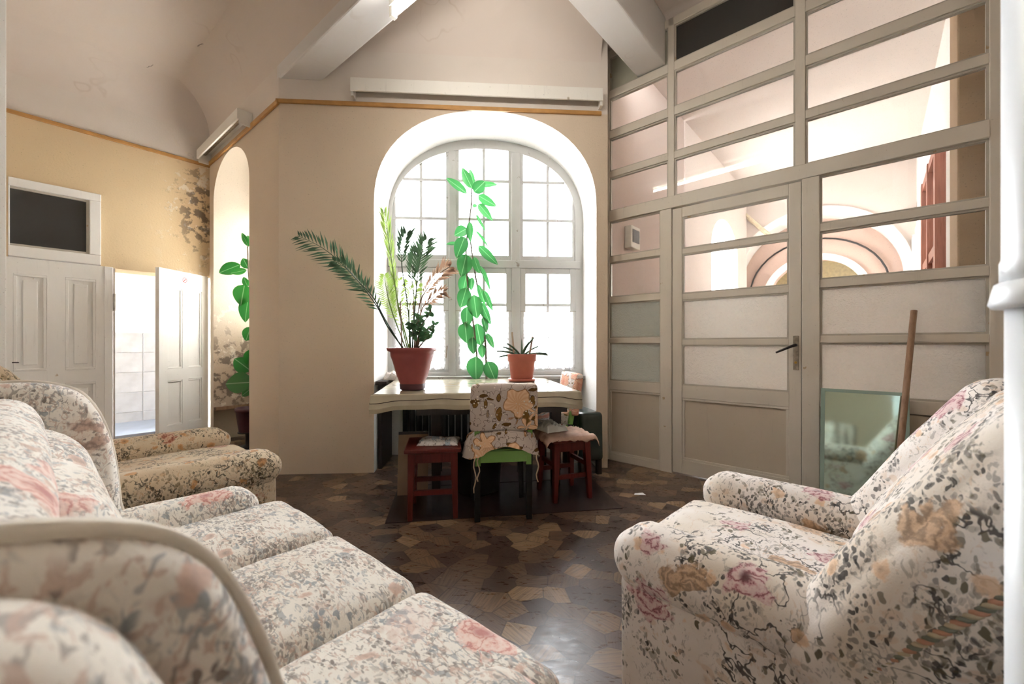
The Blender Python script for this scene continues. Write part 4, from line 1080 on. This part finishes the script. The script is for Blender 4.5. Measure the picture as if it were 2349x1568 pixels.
def rubber_plant(name, loc, leaves, stems, label, mesh_mat, pot):
    t = empty(name, loc); loc = Vector(loc); me = leaf_mesh('leaf', mesh_mat, 1, .25, 9, .35, .10)
    for st_ in stems:
        pts = catmull([p - loc for p in st_], 5); MB().tube(pts, [.012 - .006 * i / len(pts) for i in range(len(pts))], 8).build('stem', 'stem', t, True)
    allp = [p for st_ in stems for p in catmull(st_, 6)]
    for (a, b, wd) in leaves:
        L = (b - a).length; face = (Vector((0, 0, H)) - a).normalized()
        nrm = face + Vector((random.uniform(-.45, .45), random.uniform(-.2, .2), random.uniform(0, .5)))
        link(me, 'leaf', t, matrix=orient(a - loc, b - loc, nrm, max(.22, min(1.6, wd / L / .36))))
        q_ = min(allp, key=lambda p: (p - a).length); MB().tube([q_ - loc, (q_ + a) / 2 - loc + Vector((0, 0, .01)), a - loc], .003, 5).build('petiole', 'stem', t, True)
    pot(t); tag(t, label, 'plant'); return t
RY = 3.93
raw = [(300,210,228,66,45),(310,180,282,75,25),(265,245,122,130,40),(310,235,385,160,60),(330,190,470,180,30),(338,255,460,328,45),(340,310,432,420,40),(300,325,335,325,30),(265,475,182,520,70),(285,430,285,565,35),(250,530,195,670,65),(260,645,230,795,80),(200,575,125,578,18),(320,490,412,600,15),(340,590,468,715,45),(325,380,385,490,15),(312,665,345,775,40),(262,780,232,918,62),(300,800,290,890,35),(260,870,225,1005,70),(310,915,330,1080,75),(345,720,425,885,25),(340,845,385,990,30),(375,885,437,1025,30),(360,970,420,1118,45),(265,995,262,1140,60),(250,1100,265,1240,75),(330,1105,355,1262,80),(370,1065,400,1165,35),(395,1170,445,1275,30),(300,1200,305,1315,50),(365,1245,365,1340,40),(325,1325,320,1490,90),(400,1360,455,1490,70)]
lv = []
for i, (a, b, c, d, wd) in enumerate(raw):
    y0 = RY - .10 + .12 * ((i * 37) % 10) / 10; y1 = y0 + random.uniform(-.04, .03)
    lv.append((at(980 + .3444 * a, 360 + .3444 * b, y0), at(980 + .3444 * c, 360 + .3444 * d, y1), wd * .3444 / F * RY))
stems = [[at(1105, 1000, RY), at(1098, 868, RY), at(1088, 760, RY - .02), at(1072, 640, RY), at(1070, 560, RY), at(1080, 480, RY), at(1083, 420, RY)],
         [at(1112, 1000, RY), at(1116, 868, RY), at(1110, 740, RY), at(1092, 640, RY), at(1080, 560, RY), at(1076, 520, RY)]]
def floor_pot(t, x=0, y=0, z0=0, r=.12, h=.26, mat='terracotta'):
    p = MB().lathe([(r * .7, z0), (r * .72, z0 + .01), (r * .95, z0 + h - .04), (r, z0 + h - .04), (r, z0 + h), (r * .9, z0 + h), (r * .88, z0 + h - .03)], 24).build('pot', mat, t, True); p.location = (x, y, 0)
    s_ = MB().lathe([(r * .88, z0 + h - .035), (r * .88, z0 + h - .03)], 24).build('soil', 'soil', t); s_.location = (x, y, 0)
base = at(1108, 1000, RY); base.z = 0
rubber_plant('rubber_plant', base, lv, stems, 'tall leggy rubber plant in front of the arched window panes', 'rubber', lambda t: floor_pot(t, 0, 0, 0, .11, .26))
NY = 4.4
raw2 = [(215,520,185,455,18),(215,520,212,468,18),(180,600,78,640,40),(208,625,132,640,22),(215,620,190,570,40),(212,700,192,655,20),(198,690,180,785,55),(215,750,195,860,45),(225,880,205,945,40),(228,1080,150,1020,85),(232,1130,105,1135,80),(240,1150,180,1190,60),(240,980,215,1060,60)]
lv = []
for i, (a, b, c, d, wd) in enumerate(raw2):
    y0 = NY + .05 * ((i * 7) % 5 - 2) / 2; lv.append((at(460 + .5106 * a, 300 + .5102 * b, y0), at(460 + .5106 * c, 300 + .5102 * d, y0 - .02), wd * .51 / F * NY))
stems = [[at(574, 935, NY), at(573, 850, NY), at(575, 700, NY), at(570, 620, NY), at(568, 565, NY)]]
base = at(570, 935, NY); base.z = 0
def stand_pot(t):
    floor_pot(t, 0, 0, .17, .125, .26, 'plum')
    MB().lathe([(.10, 0), (.10, .02), (.03, .03), (.03, .15), (.10, .16), (.10, .17)], 20).build('stand', 'dark_table', t, True)
rubber_plant('rubber_plant', base, lv, stems, 'bright green rubber plant on a stand in the tall recess', 'rubber_dk', stand_pot)

def frond(parent, loc, pts, mat, Lmax, nl=26, start=.3, droop=.3, wd=.008, spread=.9):
    P = catmull([Vector(p) - loc for p in pts], 8); n = len(P)
    m = MB(); m.tube(P, [.006 - .0045 * i / n for i in range(n)], 6)
    for k in range(nl):
        f_ = start + (1 - start) * k / (nl - 1); idx = min(n - 2, int(f_ * (n - 1))); p = P[idx]; d = (P[min(n - 1, idx + 1)] - P[max(0, idx - 1)]).normalized()
        L = Lmax * (math.sin(PI * (0.12 + .80 * (f_ - start) / (1 - start)))) ** .7 * random.uniform(.8, 1.1)
        side0 = d.cross(Vector((0, -1, .25))).normalized()
        for s_ in (-1, 1):
            dr = (d * (1.0) + side0 * s_ * spread + Vector((0, random.uniform(-.3, .3), 0))).normalized()
            tip = p + dr * L + Vector((0, 0, -droop * L * random.uniform(.5, 1.2))); mid = p + dr * L * .45 + Vector((0, 0, -droop * L * .12))
            wv = d.cross(dr).cross(dr).normalized() * wd
            if wv.length < 1e-6: continue
            m.add([p, mid + wv, tip, mid - wv], [(0, 1, 2, 3)])
    return m.build('frond', mat, parent, False)
PB = Vector((-.70, 2.86, TZ + .006)); PY = 2.86
pl = empty('potted_palm', PB)
pr = [(.074, 0), (.076, .012), (.084, .05), (.102, .10), (.128, .20), (.140, .235), (.142, .262), (.160, .272), (.164, .290), (.150, .290), (.140, .268), (.130, .262)]
po = MB().lathe(pr, 32, .75).build('pot', 'terracotta', pl, True)
MB().lathe([(.128, .255), (.128, .262)], 24, .7).build('soil', 'soil', pl)
MB().lathe([(.076, -.001), (.082, .004), (.086, .04), (.080, .042)], 24, .75).build('pot_foot', 'plum', pl, True)
o_ = lambda x, y, d=0: at(x, y, PY + d)
fr = [([(925,797),(890,750),(860,695),(805,625),(745,572),(683,540)], 'palm', .17, 34, .36, .15, .85),
      ([(922,797),(885,735),(855,680),(822,645),(790,612),(765,598)], 'palm', .12, 22, .45, .2, .8),
      ([(938,797),(912,690),(898,595),(889,535),(881,487)], 'palm_lt', .13, 26, .35, -.2, .35),
      ([(942,797),(935,700),(922,610),(925,560),(932,535)], 'palm', .13, 18, .55, -.1, .7),
      ([(946,797),(952,710),(958,630),(968,580),(980,550)], 'palm', .15, 22, .45, .05, .8),
      ([(950,797),(962,700),(985,655),(1012,625),(1032,612)], 'palm_dry', .13, 22, .4, .1, .8),
      ([(952,797),(966,715),(985,690),(1005,672),(1020,668)], 'palm_dry', .10, 16, .4, .2, .8),
      ([(930,797),(905,730),(892,690),(885,655),(882,630)], 'palm_lt', .12, 24, .25, .2, .9),
      ([(934,797),(918,730),(912,690),(915,660),(925,640)], 'palm_lt', .12, 24, .2, .2, 1.0),
      ([(940,797),(938,740),(940,700),(948,670),(960,650)], 'palm_lt', .11, 20, .25, .2, 1.0),
      ([(946,797),(950,690),(945,640),(950,600),(955,570)], 'palm', .12, 18, .5, .0, .8)]
for i, (p, mt, L, nl, stt, dp_, sp) in enumerate(fr):
    dd = [0, -.02, .06, .03, -.05, .04, -.04, .02, .07, .0, .08][i]
    frond(pl, PB, [o_(x, y, dd * k / 4 if k else 0) for k, (x, y) in enumerate(p)], mt, L, nl, stt, dp_, .0072 if mt != 'palm_lt' else .0055, sp)
tag(pl, 'spiky date palm in a tall terracotta pot on the table', 'plant')
for k, (x, y) in enumerate(((918, 690), (948, 690))):
    MB().tube([o_(x + 4, 797) - PB, o_(x, y) - PB], .006, 6).build('support_cane', 'cane', pl)
# jade plant sharing the pot
jp = empty('jade_plant', PB + Vector((.055, -.02, .262)))
jl = leaf_mesh('jade_leaf', 'jade', 1, .30, 6, .2, .1)
for st_ in ([(955,797),(960,770),(968,745),(985,720),(990,708)], [(958,797),(965,775),(980,758),(996,745)], [(952,797),(950,770),(945,755),(940,742)], [(956,797),(962,760),(958,740),(962,728)], [(960,797),(975,780),(988,770)]):
    P = catmull([o_(x, y, -.04) - jp.location for x, y in st_], 5)
    MB().tube(P, [.006 - .003 * i / len(P) for i in range(len(P))], 6).build('branch', 'stem', jp, True)
    for p in P[5::1]:
        for s_ in range(2 if random.random() < .7 else 1):
            a = random.uniform(0, 2 * PI); d = Vector((math.cos(a), random.uniform(-.6, .2), math.sin(a) * .8 + .25)).normalized()
            L = random.uniform(.036, .052)
            link(jl, 'leaf', jp, matrix=orient(p, p + d * L, Vector((random.uniform(-.3, .3), -1, random.uniform(0, .8))), 1.0))
tag(jp, 'small jade plant growing beside the palm in the terracotta pot', 'plant')
# aloe pot
AB = Vector((.085, 3.50, TZ + .006)); al = empty('potted_aloe', AB)
MB().lathe([(.108, 0), (.114, .004), (.116, .02), (.110, .022)], 28, .6).build('saucer', 'terracotta_lt', al, True)
MB().lathe([(.092, .012), (.096, .03), (.112, .165), (.122, .170), (.126, .225), (.128, .232), (.118, .232), (.108, .205)], 28, .7).build('pot', 'terracotta_lt', al, True)
MB().lathe([(.106, .20), (.106, .208)], 24, .6).build('soil', 'soil', al)
am = MB()
for i in range(8):
    t_ = i / 7; w_ = .075 * (1 - t_) ** .7 + .002
    am.v += [(t_, -w_, .05 - .25 * t_ * t_ + .04), (t_, 0, -.25 * t_ * t_), (t_, w_, .05 - .25 * t_ * t_ + .04), (t_, 0, -.25 * t_ * t_ + .03)]
for i in range(7):
    for k in range(4): am.f.append((i * 4 + k, i * 4 + (k + 1) % 4, i * 4 + 4 + (k + 1) % 4, i * 4 + 4 + k))
ame = am.mesh('aloe_leaf', True); ame.materials.append(MT['aloe'])
for (dx, dy, dz) in ((-.20, -.02, .05), (-.19, -.05, .0), (-.15, .05, .08), (-.10, -.06, .10), (.0, .02, .13), (.07, -.03, .14), (.20, -.03, .03), (.22, .04, .02), (.13, .05, .08), (.03, -.07, .10)):
    link(ame, 'leaf', al, matrix=orient(Vector((dx * .15, dy * .3, .208)), Vector((dx, dy, .208 + dz + .03)), Vector((0, -.3, 1)), .9))
for p, q_, r_ in (((-.065, 0, .2), (-.085, .0, .42), .009), ((.06, 0, .2), (.095, .01, .38), .011)): MB().tube([p, q_], [r_, r_ * .8], 8).build('stick', 'cane', al)
tag(al, 'aloe with two sticks in a light terracotta pot on the table', 'plant')

# ------------------------------------------------------------------ mirror and broom stick by the partition
mr = empty('mirror_sheet', (*xy(P0, A_PART, 1.735, -.17), 0), A_PART)
pv = empty('mirror_panel', (0, 0, 0)); bpy.data.objects.remove(pv)
o = MB().box(0, .43, -.004, .002, .0, .82).build('silvered_face', 'mirror', mr); o.rotation_euler = (math.radians(-7.5), 0, 0)
MB().box(-.004, .434, .0022, .006, .0, .822).build('glass_back', 'mirror_edge', o)
m = MB()
for q in ((0, .02, 0, .82), (.41, .43, 0, .82), (.02, .41, .80, .82)): m.box(q[0], q[1], -.0055, -.004, q[2], q[3])
m.build('bevelled_edge', 'mirror_edge', o)
tag(mr, 'greenish mirror sheet leaning against the partition', 'mirror')
tp = xy(P0, A_PART, 2.19, -.03); bt = xy(P0, A_PART, 2.08, -.40)
bs = empty('broom_stick', (bt[0], bt[1], 0))
MB().tube([(0, 0, .013), (tp[0] - bt[0], tp[1] - bt[1] , 1.325)], .0165, 12).build('pole', 'stick', bs, True)
tag(bs, 'brown wooden broom stick leaning against the partition', 'stick')

# ------------------------------------------------------------------ upholstered seats
def rope(parent, pts, rad=.0085):
    P = catmull(pts, 40); r_ = empty('twisted_cord'); r_.parent = parent
    L = 0; acc = [0]
    for a, b in zip(P, P[1:]): L += (b - a).length; acc.append(L)
    core = MB().tube(P, rad * .55, 6).build('cord_core', 'cord2', r_, True)
    for k in range(3):
        q_ = []
        for i, p in enumerate(P):
            d = (P[min(i + 1, len(P) - 1)] - P[max(0, i - 1)]).normalized(); ux = d.cross(Vector((0, 0, 1)) if abs(d.z) < .95 else Vector((1, 0, 0))).normalized(); uy = d.cross(ux)
            a = acc[i] / .035 * 2 * PI / 1.0 + k * 2 * PI / 3; q_.append(p + (ux * math.cos(a) + uy * math.sin(a)) * rad * .55)
        MB().tube(q_, rad * .55, 6).build('strand', ('cord1', 'cord2', 'cord3')[k], r_, True)
def wing_profile(y0=.46, top=.99, yb=.98, z0=.36):
    ctrl = [(y0 + .01, z0), (y0 + .022, z0 + .22), (y0 + .045, z0 + .44), (y0 + .10, top - .065), (y0 + .18, top - .01), (y0 + .29, top), (yb - .09, top - .03), (yb, top - .16), (yb, z0 + .2), (yb - .02, z0)]
    c = catmull([Vector((a, b, 0)) for a, b in ctrl], 5, True); return [(p.x, p.y) for p in c]

def armchair(name, loc, rz, fab, label, ax=.365, bo=0.0):
    t = empty(name, loc, rz)
    soft('base', fab, t, (0, .40 + bo / 2, .20), (ax - .02, .36 + bo / 2, .13), .03, 8)
    soft('front_panel', fab, t, (0, .03, .19), (ax - .06, .03, .14), .025, 8)
    soft('seat_cushion', fab, t, (0, .25 + bo / 2, .375), (ax - .085, .33 + bo / 2, .085), .07, 14, (0, .01, .02))
    soft('seat_back_lining', fab, t, (0, .56, .32), (ax - .09, .05, .10), .02, 4)
    for s_ in (-1, 1):
        a = soft('arm', fab, t, (s_ * (ax + .005), .34 + bo / 2, .24), (.075, .355 + bo / 2, .205), .045, 10, (.012, 0, 0), seed=s_)
        soft('arm_roll', fab, t, (s_ * ax, .305 + bo / 2, .465), (.105, .345 + bo / 2, .095), .092, 14, (.004, .012, .004), seed=s_ + 3)
    # reclined backrest with winged sides
    tl_ = math.radians(-33)
    soft('backrest', fab, t, (0, .735 + bo, .70), (ax - .05, .105, .34), .09, 14, (0, .03, .01), (tl_, 0, 0), .006, 6)
    for s_ in (-1, 1):
        soft('back_wing', fab, t, (s_ * (ax + .008), .69 + bo, .655), (.112, .135, .385), .09, 14, (.014, .012, .0), (tl_, 0, 0), .006, 7 + s_)
    soft('back_panel', fab, t, (0, .85 + bo, .36), (ax + .02, .09, .30), .05, 8)
    for s_ in (-1, 1):
        x = s_ * (ax + .100)
        rope(t, [Vector((x + s_ * .012, .53 + bo, .41)), Vector((x + s_ * .028, .62 + bo, .545)), Vector((x + s_ * .03, .74 + bo, .70)), Vector((x + s_ * .022, .88 + bo, .885))])
        rope(t, [Vector((s_ * (ax + .088), .54, .07)), Vector((s_ * (ax + .098), .54, .24)), Vector((s_ * (ax + .09), .535, .40))], .010)
    for sx in (-1, 1):
        for y in (.08, .86): MB().lathe([(.022, 0), (.03, .075)], 12).build('foot', 'foot', t).location = (sx * (ax - .02), y, 0)
    return tag(t, label, 'armchair', 'floral tapestry armchairs')
armchair('armchair', (.647, 1.543, 0), math.atan2(-.70, -.714), 'fab_right', 'white rose-tapestry armchair with striped cord beside the white pipe')

SA = Vector((-1.017, 1.77, 0)); A_S = math.atan2(.645, -.764)
def spos(u_, v_): return (SA.x + .764 * u_ - .645 * v_, SA.y - .645 * u_ - .764 * v_, 0)
armchair('armchair', spos(-.925, -.13), A_S, 'fab_left', 'tan flower-tapestry armchair beyond the end of the sofa', .44, .16)
armchair('armchair', (-.75, -1.35, 0), math.radians(140), 'fab_left', 'tapestry armchair seen only in the leaning mirror')

# sofa: local x runs from near end (-) to far end (0)
so = empty('sofa', SA, A_S)
soft('base', 'fab_sofa', so, (-.75, .42, .18), (.76, .40, .14), .03, 10)
soft('front_panel', 'fab_sofa', so, (-.75, .04, .17), (.75, .035, .13), .03, 10)
for k in range(3):
    xc = -.26 - .49 * k
    def fcut(p): return p
    soft('seat_cushion', 'fab_sofa', so, (xc, .27, .365), (.243, .285, .095), .055, 16, (.004, .012, .022), (0, 0, 0), .005, 11 + k)
    MB().tube([(xc - .22, -.016, .345)] + [(xc - .22 + .44 * i / 8, -.018, .345) for i in range(1, 9)], .004, 6).build('piping', 'piping', so, True)
for k, x in enumerate((.02, -1.46)):
    soft('arm', 'fab_sofa', so, (x, .44, .22), (.08, .34, .19), .045, 10, (.01, 0, 0), seed=20 + k)
    soft('arm_roll', 'fab_sofa', so, (x, .40, .445), (.10, .31, .085), .08, 14, (.004, .01, .004), seed=22 + k)
tl_ = math.radians(-14)
for k in range(3):
    xc = -.24 - .48 * k
    soft('back_cushion', 'fab_sofa', so, (xc, .665, .63), (.238, .10, .235), .085, 14, (.004, .02, .01), (tl_, 0, 0), .006, 30 + k)
soft('back_roll', 'fab_sofa', so, (-.72, .815, .875), (.73, .135, .085), .08, 16, (0, .01, .004), (0, 0, 0), .006, 40)
soft('back_panel', 'fab_sofa', so, (-.72, .86, .48), (.76, .10, .40), .06, 10)
for k, (sgn, xb) in enumerate(((1, .01), (-1, -1.45))):
    for j in range(3):
        x0, x1 = sorted((xb + sgn * (.085 * j - .03), xb + sgn * (.085 * j + .085)))
        pr_ = wing_profile((.475 if sgn > 0 else .50) + .062 * j, 1.0 - .002 * j, .99, .34)
        pad('back_wing', 'fab_sofa', so, pr_, x0, x1, .045)
        if j == 0:
            e = x1 if sgn < 0 else x0
            MB().tube([((x0 if sgn < 0 else x1) - sgn * .035, a, b) for a, b in pr_] + [((x0 if sgn < 0 else x1) - sgn * .035, *pr_[0])], .008, 6, False).build('piping', 'piping', so, True)
for x in (-.02, -1.45):
    for y in (.1, .86): MB().lathe([(.022, 0), (.03, .06)], 12).build('foot', 'foot', so).location = (x, y, 0)
tag(so, 'long pale flower-tapestry sofa with winged back and cushions', 'sofa')
